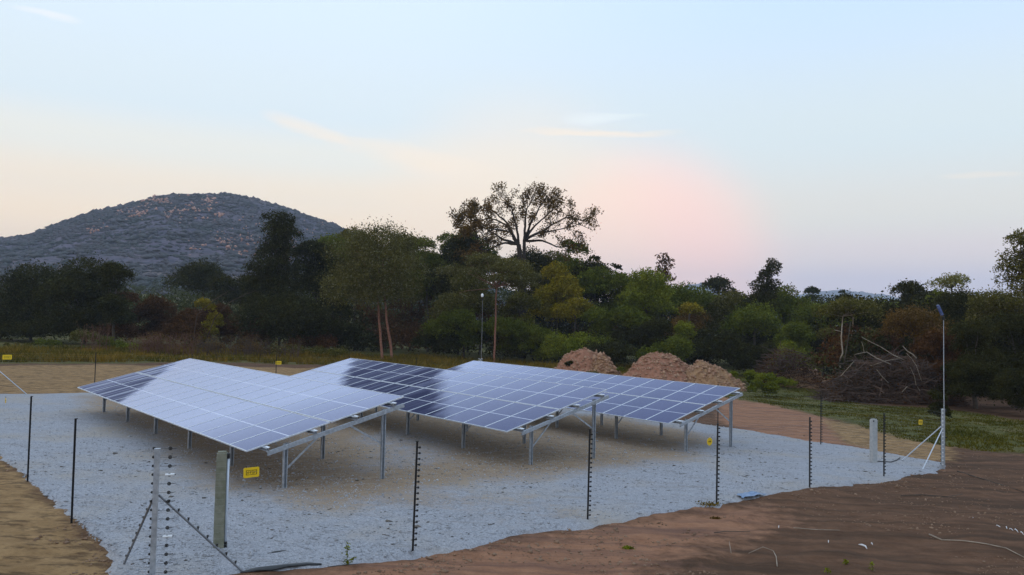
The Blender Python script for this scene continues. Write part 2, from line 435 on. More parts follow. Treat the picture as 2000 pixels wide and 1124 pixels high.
# ------------------------------------------------------------------ numeric noise
_tab = np.random.default_rng(3).random((256, 256))
def vnoise(x, y):
    xi = np.floor(x).astype(int); yi = np.floor(y).astype(int); fx = x-xi; fy = y-yi
    fx = fx*fx*(3-2*fx); fy = fy*fy*(3-2*fy)
    a = _tab[xi % 256, yi % 256]; b = _tab[(xi+1) % 256, yi % 256]; c = _tab[xi % 256, (yi+1) % 256]; d = _tab[(xi+1) % 256, (yi+1) % 256]
    return (a*(1-fx)+b*fx)*(1-fy)+(c*(1-fx)+d*fx)*fy - .5
def fbm(x, y, f=1.0, o=4):
    r = 0; a = 1.0
    for k in range(o): r = r+a*vnoise(x*f+17.3*k, y*f-9.1*k); f *= 2.03; a *= .5
    return r
def poly_sd(P, x, y):
    """signed distance to polygon, positive inside"""
    P = np.asarray(P, float)[:, :2]; n = len(P); ins = np.zeros(x.shape, bool); dm = np.full(x.shape, 1e9)
    for i in range(n):
        a = P[i]; b = P[(i+1) % n]
        c = ((a[1] > y) != (b[1] > y)) & (x < (b[0]-a[0])*(y-a[1])/(b[1]-a[1]+1e-12)+a[0]); ins ^= c
        e = b-a; t = np.clip(((x-a[0])*e[0]+(y-a[1])*e[1])/(e@e+1e-12), 0, 1)
        dm = np.minimum(dm, np.hypot(x-a[0]-t*e[0], y-a[1]-t*e[1]))
    return np.where(ins, dm, -dm)
def wpoly(px): return [W(*p) for p in px]

PAD = wpoly([(240, 1150), (226, 1122), (205, 1085), (150, 1035), (100, 985), (52, 942), (20, 915), (0, 893), (-60, 862), (-260, 812), (-330, 775),
             (-100, 771), (60, 770), (180, 768), (600, 760), (937, 764), (1200, 801), (1460, 842), (1700, 880), (1838, 906), (1846, 917), (1790, 931), (1727, 939),
             (1650, 950), (1580, 960), (1500, 970), (1402, 989), (1290, 1003), (1148, 1024), (1000, 1046), (900, 1063), (806, 1086), (700, 1099), (600, 1107),
             (540, 1112), (470, 1124), (400, 1150), (300, 1175)])
RED = wpoly([(560, 1124), (900, 1066), (1150, 1026), (1400, 992), (1500, 990), (1520, 1020), (1380, 1070), (1280, 1124), (1200, 1300), (500, 1300)])
RED2 = wpoly([(1400, 820), (1400, 775), (1560, 795), (1700, 850), (1840, 905), (1840, 918), (1460, 850)])
PALE = wpoly([(-600, 1400), (-300, 850), (0, 890), (150, 1030), (240, 1124), (300, 1400)])
PALE2 = wpoly([(-500, 775), (180, 775), (700, 765), (1000, 768), (1000, 752), (760, 722), (560, 718), (380, 714), (200, 712), (0, 714), (-500, 714)])
PALE3 = wpoly([(1600, 820), (1640, 822), (1860, 872), (1870, 900), (1800, 905), (1640, 862)])
GRASS = wpoly([(1380, 712), (1530, 720), (1580, 755), (1680, 790), (1850, 800), (2050, 830), (2300, 860), (2300, 900), (1950, 885), (1760, 858), (1640, 822), (1540, 800), (1440, 782), (1380, 770)])
GRASS2 = wpoly([(-600, 714), (200, 711), (380, 708), (560, 712), (760, 716), (1000, 735), (1400, 765), (1390, 700), (1000, 672), (500, 668), (-600, 668)])

def ground_detail(x, y):
    d = np.hypot(x, y); near = 1-smooth(d, 60, 140)
    z = (fbm(x, y, .25, 3)*.10 + fbm(x, y, 1.3, 4)*.045)*near
    st = fbm(x*.35+y*.30, (y*.8-x*.6)*2.2, 1.0, 3)*.075*near
    return z+st+fbm(x, y, .03, 3)*.8*smooth(d, 90, 200)
def make_ground():
    azf = np.radians(np.concatenate([np.arange(-46, 46, .28), np.arange(46, 314, 4.0)]))
    r = 2.5*np.exp(np.linspace(0, math.log(5200/2.5), 430))
    A, R = np.meshgrid(azf, r); X = R*np.sin(A); Y = R*np.cos(A)
    sd = poly_sd(PAD, X, Y)
    Z = base_z(X, Y)+ground_detail(X, Y)
    inside = smooth(sd, -.1, .7)
    Z = Z*(1-inside)+(base_z(X, Y)-.05)*inside
    nr, na = X.shape
    V = np.stack([X, Y, Z], -1).reshape(-1, 3)
    i = np.arange(nr-1)[:, None]*na; j = np.arange(na)[None, :]; j2 = (j+1) % na
    Fq = np.stack([i+j, i+j2, i+na+j2, i+na+j], -1).reshape(-1, 4)[:, ::-1]
    zone = np.zeros((V.shape[0], 3))
    x, y = V[:, 0], V[:, 1]
    def w(P, s): return smooth(poly_sd(P, x, y), -s, s)
    zone[:, 1] = np.maximum(w(RED, 2.0), w(RED2, .8)*.85)
    zone[:, 2] = np.maximum.reduce([w(PALE, .8), w(PALE2, 1.2)*.9, w(PALE3, .7)*.8])
    zone[:, 0] = np.maximum.reduce([w(GRASS, 1.3)*.82, w(GRASS2, 2.0)*.72, .80*smooth(np.hypot(x, y), 84, 100)*(1-w(PALE2, 1))])
    me = np_mesh("ground", V, Fq, 4, [M['ground']], True, {"zone": zone})
    tag(link("ground", me), kind="structure")
make_ground()

def pad_height(x, y):
    return base_z(x, y)+.035+fbm(x, y, .5, 3)*.035+fbm(x, y, 3.5, 3)*.010
def make_pad():
    s = .14; P = np.array([p[:2] for p in PAD]); lo = P.min(0)-1; hi = P.max(0)+1
    X, Y = np.meshgrid(np.arange(lo[0], hi[0], s), np.arange(lo[1], hi[1], s))
    sd = poly_sd(P, X, Y)+fbm(X, Y, 1.1, 4)*.30
    Z = base_z(X, Y)-.16+(pad_height(X, Y)-base_z(X, Y)+.16)*smooth(sd, -.22, .12)
    ny, nx = X.shape; V = np.stack([X, Y, Z], -1).reshape(-1, 3)
    i = np.arange(ny-1)[:, None]*nx; j = np.arange(nx-1)[None, :]
    Fq = np.stack([i+j, i+j+1, i+nx+j+1, i+nx+j], -1).reshape(-1, 4)
    keep = (sd.ravel()[Fq] > -.25).any(1); Fq = Fq[keep]
    u, inv = np.unique(Fq, return_inverse=True); V = V[u]; Fq = inv.reshape(-1, 4)
    DIRT = wpoly([(170, 778), (240, 815), (330, 850), (420, 905), (480, 950), (640, 985), (760, 970), (900, 935), (1000, 935), (1150, 915), (1320, 895), (1360, 850), (1180, 815), (780, 790), (500, 765)])
    GREY = wpoly([(680, 860), (720, 925), (860, 905), (900, 860), (780, 830)])
    SAND = wpoly([(820, 985), (1000, 1040), (1150, 1010), (1050, 970)])
    w = smooth(poly_sd(DIRT, V[:, 0], V[:, 1]), -3.0, 1.6)*.92-smooth(poly_sd(GREY, V[:, 0], V[:, 1]), -1, 1)*.35+smooth(poly_sd(SAND, V[:, 0], V[:, 1]), -1.2, .6)*.38+.0
    me = np_mesh("gravel_pad", V, Fq, 4, [M['gravel']], True, {"dirt": np.repeat(np.clip(w, 0, 1)[:, None], 3, 1)})
    tag(link("gravel_pad", me), kind="structure")
make_pad()

OCT = np.array([(1, 0, 0), (-1, 0, 0), (0, 1, 0), (0, -1, 0), (0, 0, 1), (0, 0, -1)], float)
OCF = np.array([(0, 2, 4), (2, 1, 4), (1, 3, 4), (3, 0, 4), (2, 0, 5), (1, 2, 5), (3, 1, 5), (0, 3, 5)])
def blobs(name, P, S, mat, parent=None, flat=(.45, .9), jit=.35, kind='stuff'):
    """many small lumps as one mesh"""
    P = np.asarray(P); n = len(P); V = np.repeat(OCT[None], n, 0)*(1+rng.normal(0, jit, (n, 6, 1)).clip(-.6, .8))+rng.normal(0, jit*.4, (n, 6, 3))
    a = rng.uniform(0, 2*PI, n); ca, sa = np.cos(a)[:, None], np.sin(a)[:, None]
    x = V[:, :, 0]*ca-V[:, :, 1]*sa; y = V[:, :, 0]*sa+V[:, :, 1]*ca; V = np.stack([x, y, V[:, :, 2]*rng.uniform(flat[0], flat[1], (n, 1))], -1)
    V = V*np.asarray(S).reshape(n, 1, 1)+P[:, None, :]
    Fq = (OCF[None]+6*np.arange(n)[:, None, None]).reshape(-1, 3)
    o = link(name, np_mesh(name, V.reshape(-1, 3), Fq, 3, [mat]), parent); 
    if kind: o["kind"] = kind
    return o
def scatter_stones():
    n = 42000; az = rng.uniform(-.60, .60, n*3); d = 11*np.exp(rng.uniform(0, 1, n*3)**1.3*math.log(42/11.))
    x = d*np.sin(az); y = d*np.cos(az); sd = poly_sd(PAD, x, y); k = np.where(sd > .05)[0][:n]; x, y = x[k], y[k]
    s = rng.lognormal(-4.25, .42, len(x)).clip(.006, .05)
    blobs("gravel_stones", np.stack([x, y, pad_height(x, y)+s*.15], -1), s, M['stone'])
    n = 9000; az = rng.uniform(-.60, .60, n*3); d = 11*np.exp(rng.uniform(0, 1, n*3)**1.3*math.log(40/11.))
    x = d*np.sin(az); y = d*np.cos(az); sd = poly_sd(PAD, x, y); cl = fbm(x, y, .5, 3)
    k = np.where((sd < .1) & (cl > -.1))[0][:n]; x, y, sd = x[k], y[k], sd[k]
    s = rng.lognormal(-3.9, .45, len(x)).clip(.008, .07)
    z = base_z(x, y)+ground_detail(x, y)
    blobs("soil_clods", np.stack([x, y, z+s*.1], -1), s, M['stonebrown'])
scatter_stones()

def gravel_litter():
    n = 2600; x = rng.uniform(-14, 16, n*4); y = rng.uniform(13, 34, n*4); P = np.array([p[:2] for p in PAD]); k = np.where((poly_sd(PAD, x, y) > .15) & (fbm(x, y, .6, 3) > .02))[0][:n]; x, y = x[k], y[k]
    s = rng.lognormal(-4.0, .55, len(x)).clip(.008, .07); blobs("dark_gravel_bits", np.stack([x, y, pad_height(x, y)+.004], -1), s, M['darkbits'], None, (.15, .35), .5)
gravel_litter()

# ------------------------------------------------------------------ hills
def hill_mat():
    m, nt, b = new_mat("scrubby_hillside", (.05, .05, .035), .95, 0, .1); t = NT(nt); p = t.geo()
    n1 = t.noise(p, .012, 5, .6); n2 = t.noise(p, .09, 6, .7)
    c = t.mix(t.rng(n2, .4, .6), (.050, .052, .070), (.115, .100, .135)); c = t.mix(t.rng(n1, .5, .65), c, (.12, .095, .10))  # violet-grey base colour, part of the blue haze painted in
    g = t.N.new("ShaderNodeNewGeometry"); s = t.N.new("ShaderNodeSeparateXYZ"); t.L.new(g.outputs["Position"], s.inputs[0])
    low = t.rng(s.outputs[2], 12, 34, 1, 0); f = t.math('MULTIPLY', low, t.rng(n2, .42, .55))
    c = t.mix(f, c, (.27, .22, .15)); t.L.new(c, b.inputs["Base Color"]); t.bump(n2, .8, 3, b); return m
M['hill'] = hill_mat()
def make_hill():
    az = np.radians(np.arange(-56, 14, .16)); r = np.linspace(230, 1700, 190)
    A, R = np.meshgrid(az, r); X = R*np.sin(A); Y = R*np.cos(A)
    k = smooth(R, 300, 600); fall = 1-smooth(A, math.radians(0), math.radians(13))
    Z = hill_z(X, Y)+(fbm(X, Y, .012, 4)*7+fbm(X, Y, .06, 3)*2.0)*k*smooth(np.abs(R-RD), 20, 260)*fall+fbm(X, Y, .07, 2)*2.0*k-1.2*(1-smooth(R, 230, 260))*3
    nr, na = X.shape; V = np.stack([X, Y, Z], -1).reshape(-1, 3)
    i = np.arange(nr-1)[:, None]*na; j = np.arange(na-1)[None, :]
    Fq = np.stack([i+j, i+j+1, i+na+j+1, i+na+j], -1).reshape(-1, 4)[:, ::-1]
    h = tag(link("rocky_hill", np_mesh("rocky_hill", V, Fq, 4, [M['hill']], True)), kind="structure")
    n = 58000; a = rng.uniform(math.radians(-38), math.radians(8), n); rr = 300+590*rng.uniform(0, 1, n)**.75
    x = rr*np.sin(a); y = rr*np.cos(a); keep = fbm(x, y, .02, 3)+rng.uniform(-.25, .55, n) > -.12; x, y, rr = x[keep], y[keep], rr[keep]
    z = hill_z(x, y)+(fbm(x, y, .012, 4)*7+fbm(x, y, .06, 3)*2.0)*smooth(rr, 300, 600)*smooth(np.abs(rr-RD), 20, 260)
    s = rng.lognormal(.12, .50, len(x)).clip(.4, 3.6)
    blobs("hill_scrub", np.stack([x, y, z+s*.25], -1), s, M['hill_scrub'], h, (.40, .62), .18)
    # reddish rock outcrops
    P = []; S = []
    for (cx, cy, wx, wy, n) in [(295, 398, 26, 10, 60), (265, 420, 24, 9, 40), (310, 392, 14, 6, 30), (412, 395, 11, 6, 30), (430, 422, 10, 3, 12), (350, 402, 60, 14, 20), (180, 455, 10, 6, 14), (432, 475, 10, 5, 22), (380, 410, 60, 12, 25), (470, 470, 90, 30, 110), (560, 480, 60, 30, 60), (250, 440, 80, 20, 40), (330, 420, 90, 12, 40), (640, 436, 14, 5, 16)]:
        for _ in range(n):
            px, py = random.gauss(cx, wx/1.6), random.gauss(cy, wy/1.6); d = _dir(px, py); az = math.atan2(d[0], d[1]); el = d[2]/math.hypot(d[0], d[1])
            rr = 340.0
            while rr < 880 and float(hill_z(rr*math.sin(az), rr*math.cos(az))) < CAMZ+el*rr: rr += 6
            if rr >= 880: continue
            x, y = rr*math.sin(az), rr*math.cos(az); P.append((x, y, float(hill_z(x, y))+.8)); S.append(random.uniform(.7, 1.9) if cy < 430 else random.uniform(.5, 1.2))
    blobs("rock_outcrop", P, S, mat_var('reddish_granite', (.34, .16, .11), (.50, .30, .23), .1, .9, vec='Position'), h, (.5, .9))
make_hill()
def far_range(name, pts, dist, depth):
    az = np.linspace(math.atan2(_dir(pts[0][0], 0)[0], 1), math.atan2(_dir(pts[-1][0], 0)[0], 1), 240)
    ta = [math.atan2(_dir(*p)[0], _dir(*p)[1]) for p in pts]; te = [_dir(*p)[2]/math.hypot(_dir(*p)[0], _dir(*p)[1])*dist+CAMZ for p in pts]
    r = np.linspace(dist-depth, dist+depth, 40); A, R = np.meshgrid(az, r); H = np.interp(A, ta, te)
    t = np.cos((R-dist)/depth*PI/2)**1.2; Z = -5+(H+5)*t+fbm(A*900, R/60, .25, 3)*9*t
    X = R*np.sin(A); Y = R*np.cos(A); nr, na = X.shape; i = np.arange(nr-1)[:, None]*na; j = np.arange(na-1)[None, :]
    Fq = np.stack([i+j, i+j+1, i+na+j+1, i+na+j], -1).reshape(-1, 4)[:, ::-1]
    tag(link(name, np_mesh(name, np.stack([X, Y, Z], -1).reshape(-1, 3), Fq, 4, [M['hill']], True)), kind="structure")
far_range("distant_hills", [(1380, 650), (1480, 612), (1530, 592), (1560, 576), (1600, 569), (1650, 567), (1700, 572), (1740, 579), (1800, 590), (1900, 608), (2050, 652)], 4300, 800)
far_range("distant_ridge", [(1080, 645), (1240, 600), (1310, 572), (1345, 556), (1372, 554), (1400, 563), (1450, 584), (1500, 604), (1600, 650)], 3900, 700)

# ------------------------------------------------------------------ solar tables
TH, TILT = 0.700, 0.249
AX = np.array([-math.sin(TH), math.cos(TH), 0.0]); AX[2] = -.026*AX[0]-.006*AX[1]; AX /= np.linalg.norm(AX)
SX = np.array([math.cos(TH)*math.cos(TILT), math.sin(TH)*math.cos(TILT), math.sin(TILT)])
NX = np.cross(SX, AX); NX /= np.linalg.norm(NX); SX = np.cross(AX, NX)
NX = NX if NX[2] > 0 else -NX
WID = 4.6
def panel_glass(name, root, dark):
    m, nt, b = new_mat(name, (.02, .025, .06), .12, 0, .5, 1.9); t = NT(nt)
    tc = t.tc('Object'); s = t.N.new("ShaderNodeSeparateXYZ"); t.L.new(tc, s.inputs[0])
    tt = t.tc('Object', obj=root); s2 = t.N.new("ShaderNodeSeparateXYZ"); t.L.new(tt, s2.inputs[0])
    # printed cell pattern: half-cut gap across the middle, thin cell gaps, faint busbars
    ax = t.math('ABSOLUTE', s.outputs[1]); gap = t.math('LESS_THAN', ax, .016)
    cy = t.math('PINGPONG', t.math('ADD', s.outputs[1], 5.0), .0925); cx = t.math('PINGPONG', t.math('ADD', s.outputs[0], 5.0), .0925)
    cell = t.math('MAXIMUM', t.math('LESS_THAN', cy, .0016), t.math('LESS_THAN', cx, .0016))
    n = t.noise(tt, .55, 4, .6); n2 = t.noise(tt, 7, 5, .65); oi = t.N.new("ShaderNodeObjectInfo")
    navy = t.mix(oi.outputs['Random'], (.018, .022, .075), (.034, .035, .100))
    navy = t.mix(t.rng(n, .35, .65, 0, .35), navy, (.05, .05, .10))
    dust = t.mix(t.rng(n2, .3, .75, .02, .06), navy, (.26, .29, .50))
    # patch where a dark reflection is painted in: dull dark glass with a smeared border
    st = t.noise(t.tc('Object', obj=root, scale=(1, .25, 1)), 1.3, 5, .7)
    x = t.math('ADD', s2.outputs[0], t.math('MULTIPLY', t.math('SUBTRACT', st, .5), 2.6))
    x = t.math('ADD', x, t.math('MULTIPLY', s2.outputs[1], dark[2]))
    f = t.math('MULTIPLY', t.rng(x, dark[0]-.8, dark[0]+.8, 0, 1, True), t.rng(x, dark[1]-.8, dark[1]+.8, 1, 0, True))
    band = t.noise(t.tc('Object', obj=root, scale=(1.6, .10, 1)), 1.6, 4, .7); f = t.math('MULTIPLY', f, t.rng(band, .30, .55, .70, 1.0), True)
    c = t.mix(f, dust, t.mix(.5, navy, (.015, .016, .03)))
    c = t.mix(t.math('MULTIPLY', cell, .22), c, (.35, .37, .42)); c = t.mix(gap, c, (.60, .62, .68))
    t.L.new(c, b.inputs["Base Color"])
    streak = t.noise(t.tc('Object', obj=root, scale=(6, .6, 1)), 1.5, 4, .6)
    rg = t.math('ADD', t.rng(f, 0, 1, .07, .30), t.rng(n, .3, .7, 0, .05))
    b.inputs["Roughness"].default_value = .5; b.inputs["Specular IOR Level"].default_value = .0
    gl = t.N.new("ShaderNodeBsdfGlossy"); gl.inputs[0].default_value = (.73, .775, 1.0, 1); t.L.new(rg, gl.inputs["Roughness"])
    fr = t.N.new("ShaderNodeFresnel"); fr.inputs[0].default_value = 1.5
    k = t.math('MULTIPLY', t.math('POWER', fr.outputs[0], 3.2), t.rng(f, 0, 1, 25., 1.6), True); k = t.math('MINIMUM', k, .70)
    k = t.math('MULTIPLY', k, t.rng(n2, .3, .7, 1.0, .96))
    ms = t.N.new("ShaderNodeMixShader"); t.L.new(k, ms.inputs[0]); t.L.new(b.outputs[0], ms.inputs[1]); t.L.new(gl.outputs[0], ms.inputs[2])
    t.L.new(ms.outputs[0], t.N["Material Output"].inputs[0])
    return m
def basis(o): return Matrix(((AX[0], SX[0], NX[0], o[0]), (AX[1], SX[1], NX[1], o[1]), (AX[2], SX[2], NX[2], o[2]), (0, 0, 0, 1)))
def module_meshes(pitch):
    w, l, t = pitch-.012, WID/2-.016, .035; fw = .020
    m = MB()
    for sgn in (-1, 1):
        m.box((0, sgn*(l/2-fw/2), 0), (w, fw, t)); m.box((sgn*(w/2-fw/2), 0, 0), (fw, l-2*fw-.001, t))
    m.box((0, 0, -.006), (w-2*fw-.002, l-2*fw-.002, .005))
    m.box((0, l*.02, -.016), (w*.25, .06, .012))
    g = MB(); g.box((0, 0, .009), (w-2*fw-.001, l-2*fw-.001, .005))
    return m.mesh("module", M['alu']), g
def table(org, L, ncol, label, dark, root_z):
    """org: low near corner of the module plane"""
    org = np.array(org); root = empty("solar_table", (0, 0, 0)); root.matrix_world = basis(org); bpy.context.view_layer.update()
    tag(root, label, "solar panel array", "ground mounted solar tables on the gravel pad")
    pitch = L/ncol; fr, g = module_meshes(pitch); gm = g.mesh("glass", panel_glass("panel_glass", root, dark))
    for r in range(2):
        for c in range(ncol):
            x = (c+.5)*pitch; y = (r+.5)*WID/2+(.012 if r else -.012)
            f = link("module", fr, root, (x, y, random.uniform(-.001, .001)), (random.uniform(-.0012, .0012), random.uniform(-.0012, .0012), 0))
            link("glass", gm, f)
    # purlins (along the table), slightly past the last module; end plates white
    for k, y in enumerate((.45, 1.75, 2.95, 4.15)):
        m = MB(); m.channel((-.26, y, -.062), (L+.16, y, -.062), .05, .085, up=(0, 0, 1)); m.build("purlin", M['galv'], root)
    Mi = basis(org).inverted()
    def loc(p): return Mi @ Vector(p)
    n = 6; inset = -.04; zdir = Vector(loc((org[0], org[1], org[2]+1)))
    for i in range(n):
        x = inset+(L-.2-inset)*i/(n-1)
        m = MB(); m.channel((x-(.15 if i == 0 else .03), .42, -.175), (x-(.15 if i == 0 else .03), 4.45, -.175), .055, .105, up=(0, 0, 1)); m.build("rafter", M['galv'], root)
        def col(y, name, w):
            top = np.array(basis(org) @ Vector((x+.05, y, -.165))); g_ = float(pad_height(np.array(top[0]), np.array(top[1])))-.05
            m = MB(); a = loc((top[0], top[1], g_)); b_ = loc(top+np.array([0, 0, .04]))
            m.channel(a, b_, .07, w, .006, up=tuple(Vector(loc(top+SX))-Vector(loc(top))))
            m.build(name, M['galv'], root); return top, g_
        t1, g1 = col(.98, "front_leg", .11); t2, g2 = col(3.89, "rear_leg", .11)
        for (tp, g_, fr_, y2) in ((t1, g1, .42, 2.05), (t2, g2, .52, 2.75)):
            m = MB(); a = np.array([tp[0], tp[1], g_+(tp[2]-g_)*fr_]); b_ = np.array(basis(org) @ Vector((x+.07, y2, -.185)))
            m.beam(loc(a), loc(b_), .05, .012, up=(1, 0, 0)); m.beam(loc(a)+Vector((.02, 0, 0)), loc(b_)+Vector((.02, 0, 0)), .008, .04, up=(1, 0, 0))
            m.build("brace", M['galv'], root)
    for k, y in enumerate((.45, 1.75, 2.95, 4.15)):
        m = MB(); m.box((-.19, y, -.012), (.20, .06, .012)); m.build("end_clamp", M['alu'], root)
    return root
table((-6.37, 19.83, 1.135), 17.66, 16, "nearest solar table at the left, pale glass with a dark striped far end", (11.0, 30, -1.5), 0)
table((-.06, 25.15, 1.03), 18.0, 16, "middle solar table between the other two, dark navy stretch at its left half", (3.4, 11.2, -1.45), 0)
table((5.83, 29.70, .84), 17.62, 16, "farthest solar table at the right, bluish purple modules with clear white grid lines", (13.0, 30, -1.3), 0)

# ------------------------------------------------------------------ electric fence
HP = 2.07
def gp(px, py): p = W(px, py); return np.array([p[0], p[1], 0.0])
NC, RC, FC, LC = gp(297, 1137), gp(1842, 915), gp(937, 760), gp(-12, 774)
def surf(x, y):
    x, y = np.array(float(x)), np.array(float(y)); return float(pad_height(x, y)) if poly_sd(PAD, x[None], y[None])[0] > 0 else float(base_z(x, y)+ground_detail(x, y))
m = MB(); m.tube([(0, 0, 0), (.028, 0, 0)], .010, 6); m.tube([(.028, 0, 0), (.036, 0, 0)], .021, 7); m.tube([(.036, 0, 0), (.046, 0, 0)], .012, 7); m.tube([(.046, 0, 0), (.054, 0, 0)], .021, 7)
INS = m.mesh("insulator", M['insul'])
m = MB(); m.tube([(0, 0, 0), (.02, 0, 0)], .010, 6); m.tube([(.02, 0, 0), (.085, 0, 0)], .022, 8); m.tube([(.085, 0, 0), (.11, 0, 0)], .008, 6)
INSW = m.mesh("insulator", M['white'])
m = MB(); ring = [(0.022*math.cos(a)+.06, 0, .022*math.sin(a)) for a in np.linspace(0, 2*PI, 13)]
m.tube([(0, 0, 0), (.13, 0, 0)], .003, 4); ring = [(x+.09, y, z) for x, y, z in ring]; m.tube(ring, .008, 5, False); m.tube([(.15, -.012, 0), (.15, .012, 0)], .012, 8); m.tube([(.18, 0, 0), (.21, .01, -.004), (.25, .012, .004)], .005, 4)
LOOP = m.mesh("insulator", M['insul'])
LEVELS = [.12+.108*k for k in range(18)]
def post_mesh():
    m = MB(); m.box((0, 0, HP/2-.1), (.042, .006, HP+.2)); m.box((0, .019, HP/2-.1), (.006, .031, HP+.2)); m.box((0, .002, HP+.006), (.05, .05, .012)); return m.mesh("fence_post", M['black'])
def post(xy, face, label, group, ins=True, lean=(0, 0), mesh=[None]):
    if mesh[0] is None: mesh[0] = post_mesh(); me = mesh[0]
    me = mesh[0]
    o = link("fence_post", me, None, (xy[0], xy[1], surf(xy[0], xy[1])-.02), (math.radians(lean[0]), math.radians(lean[1]), face))
    tag(o, label, "fence post", group)
    if ins:
        for z in LEVELS: link("insulator", INS, o, (.021, 0, z))
    return o
nr_dir = (RC-NC)/np.linalg.norm(RC-NC); front_face = math.atan2(nr_dir[1], nr_dir[0])
FG = "black fence posts along the near edge of the gravel"
NEAR = [(806, 1080, "tallest black fence post, leftmost of those on the near edge of the gravel"),
        (1148, 1018, "black fence post overlapping the middle table's right leg"),
        (1400, 985, "black fence post right beside the round yellow sign"),
        (1582, 955, "black fence post at the near edge, just right of the blue plastic scrap"),
        (1727, 933, "black fence post standing just right of the pale concrete post")]
near_pts = []
for i, (px, py, lb) in enumerate(NEAR):
    p = gp(px, py); near_pts.append(p); post(p, front_face, lb, FG, lean=(0, (1.0, .6, .4, -.4, 0)[i]))
LG = "black fence posts along the left edge of the gravel"
l1, l2 = gp(141, 1024), gp(55, 942)
lf = math.atan2(*(l1-l2)[[1, 0]])+PI
post(l1, lf, "nearer and larger of the two black fence posts beside the tan soil", LG, lean=(0, 1.2))
post(l2, lf, "farther and smaller of the two black fence posts beside the tan soil", LG, lean=(0, .8))
BG = "black fence posts on the far side of the gravel"
far_lab = {1: "far black fence post in front of green weeds, left of all other far posts", 2: "far black fence post rising over the back corner of the nearest solar table",
           3: "far black fence post beside the small yellow sign behind the nearest table", 4: "far black fence post behind the back corner of the middle solar table",
           5: "far black fence post between the middle and the farthest solar tables"}
far_px = [187, 375, 540, 682, 813]
for i, px in enumerate(far_px):
    q = on_plane(px, 700, LC, FC); post(q, front_face, far_lab[i+1], BG, ins=False)
rlab = {1: "far black fence post tip just right of the distant lamp mast", 2: "far black fence post behind the farthest table, in front of the left soil mound",
        3: "far black fence post behind the farthest table, in front of the big soil mound", 4: "far black fence post tip over the right part of the farthest table's back edge",
        5: "black fence post on the back right edge, against the green grass"}
for i in range(1, 6):
    q = FC+(RC-FC)*i/6
    if i == 5: q = gp(1603, 870)
    post(q, math.atan2(*(RC-FC)[[1, 0]]), rlab[i], BG, ins=(i == 5))

def corner_post(name, C, dirs, label, mat_brace, ins_mesh, ins2=None, faces=(0, PI/2), w=.075, brace_ins=False, bl=1.25, bh=1.25):
    root = empty(name, (C[0], C[1], surf(C[0], C[1])), 0); tag(root, label, "corner post", "galvanised corner posts of the electric fence")
    m = MB(); m.box((0, 0, HP/2-.1), (w, w, HP+.2), Matrix.Rotation(.35, 3, 'Z')); m.box((0, 0, HP+.004), (w*1.1, w*1.1, .008), Matrix.Rotation(.35, 3, 'Z')); m.build("post", M['galv'], root)
    for d, ln, hh in dirs:
        d = np.array(d[:2])/np.linalg.norm(d[:2]); m = MB(); z1 = surf(C[0]+d[0]*ln, C[1]+d[1]*ln)-surf(C[0], C[1])
        a = Vector((d[0]*.05, d[1]*.05, hh)); b = Vector((d[0]*ln, d[1]*ln, z1-.05)); m.tube([a, b], .019, 8); br = m.build("brace", mat_brace, root)
        if brace_ins:
            for k in range(1, 9):
                p = a+(b-a)*(k/9.); q = link("insulator", INS, br, p+Vector((0, 0, .02)), (0, -PI/2, 0))
    for me, f, off in zip((ins_mesh, ins2 or ins_mesh), faces, (0, .0)):
        for z in np.arange(.10, 2.08, .141): link("insulator", me, root, (math.cos(f)*.045, math.sin(f)*.045, z+off), (0, 0, f))
    return root
dL = (l1-NC); nl = dL/np.linalg.norm(dL)
B1 = gp(240, 1106); B2 = gp(478, 1118)
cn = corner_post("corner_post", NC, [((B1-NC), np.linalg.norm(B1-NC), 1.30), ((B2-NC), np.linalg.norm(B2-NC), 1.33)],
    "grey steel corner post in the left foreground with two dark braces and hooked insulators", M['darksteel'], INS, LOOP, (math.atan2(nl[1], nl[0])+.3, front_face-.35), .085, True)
for ch in cn.children:
    pass
# a second column of hooked strain loops a hand's width from the post, joined to it by short rods
fd = Vector((math.cos(front_face-.35), math.sin(front_face-.35), 0))
for k, z in enumerate(np.arange(.10, 2.08, .141)):
    if k in (4, 11): 
        m = MB(); m.tube([fd*.13+Vector((0, 0, z)), fd*.27+Vector((0, 0, z+.004))], .021, 8); m.build("tensioner", M['white'], cn)
B3 = gp(1760, 901); B4 = gp(1801, 919)
corner_post("corner_post", RC, [((B3-RC), np.linalg.norm(B3-RC), 1.46), ((B4-RC), np.linalg.norm(B4-RC), 1.36)],
    "pale steel corner post at the right tip of the gravel with two light braces", M['pipe'], INSW, INS, (math.atan2(-nr_dir[1], -nr_dir[0])+.35, math.atan2(*(FC-RC)[[1, 0]])), .09)
B5 = gp(54, 771)
corner_post("corner_post", LC, [((B5-LC), np.linalg.norm(B5-LC), 1.25)], "corner post at the left picture edge with one pale brace slanting onto the gravel", M['pipe'], INS, None, (0, -PI/3), .08)
corner_post("corner_post", FC, [((LC-FC), 1.3, 1.3), ((RC-FC), 1.3, 1.3)], "far white topped corner post behind the farthest solar table", M['pipe'], INSW, None, (0, PI), .08)

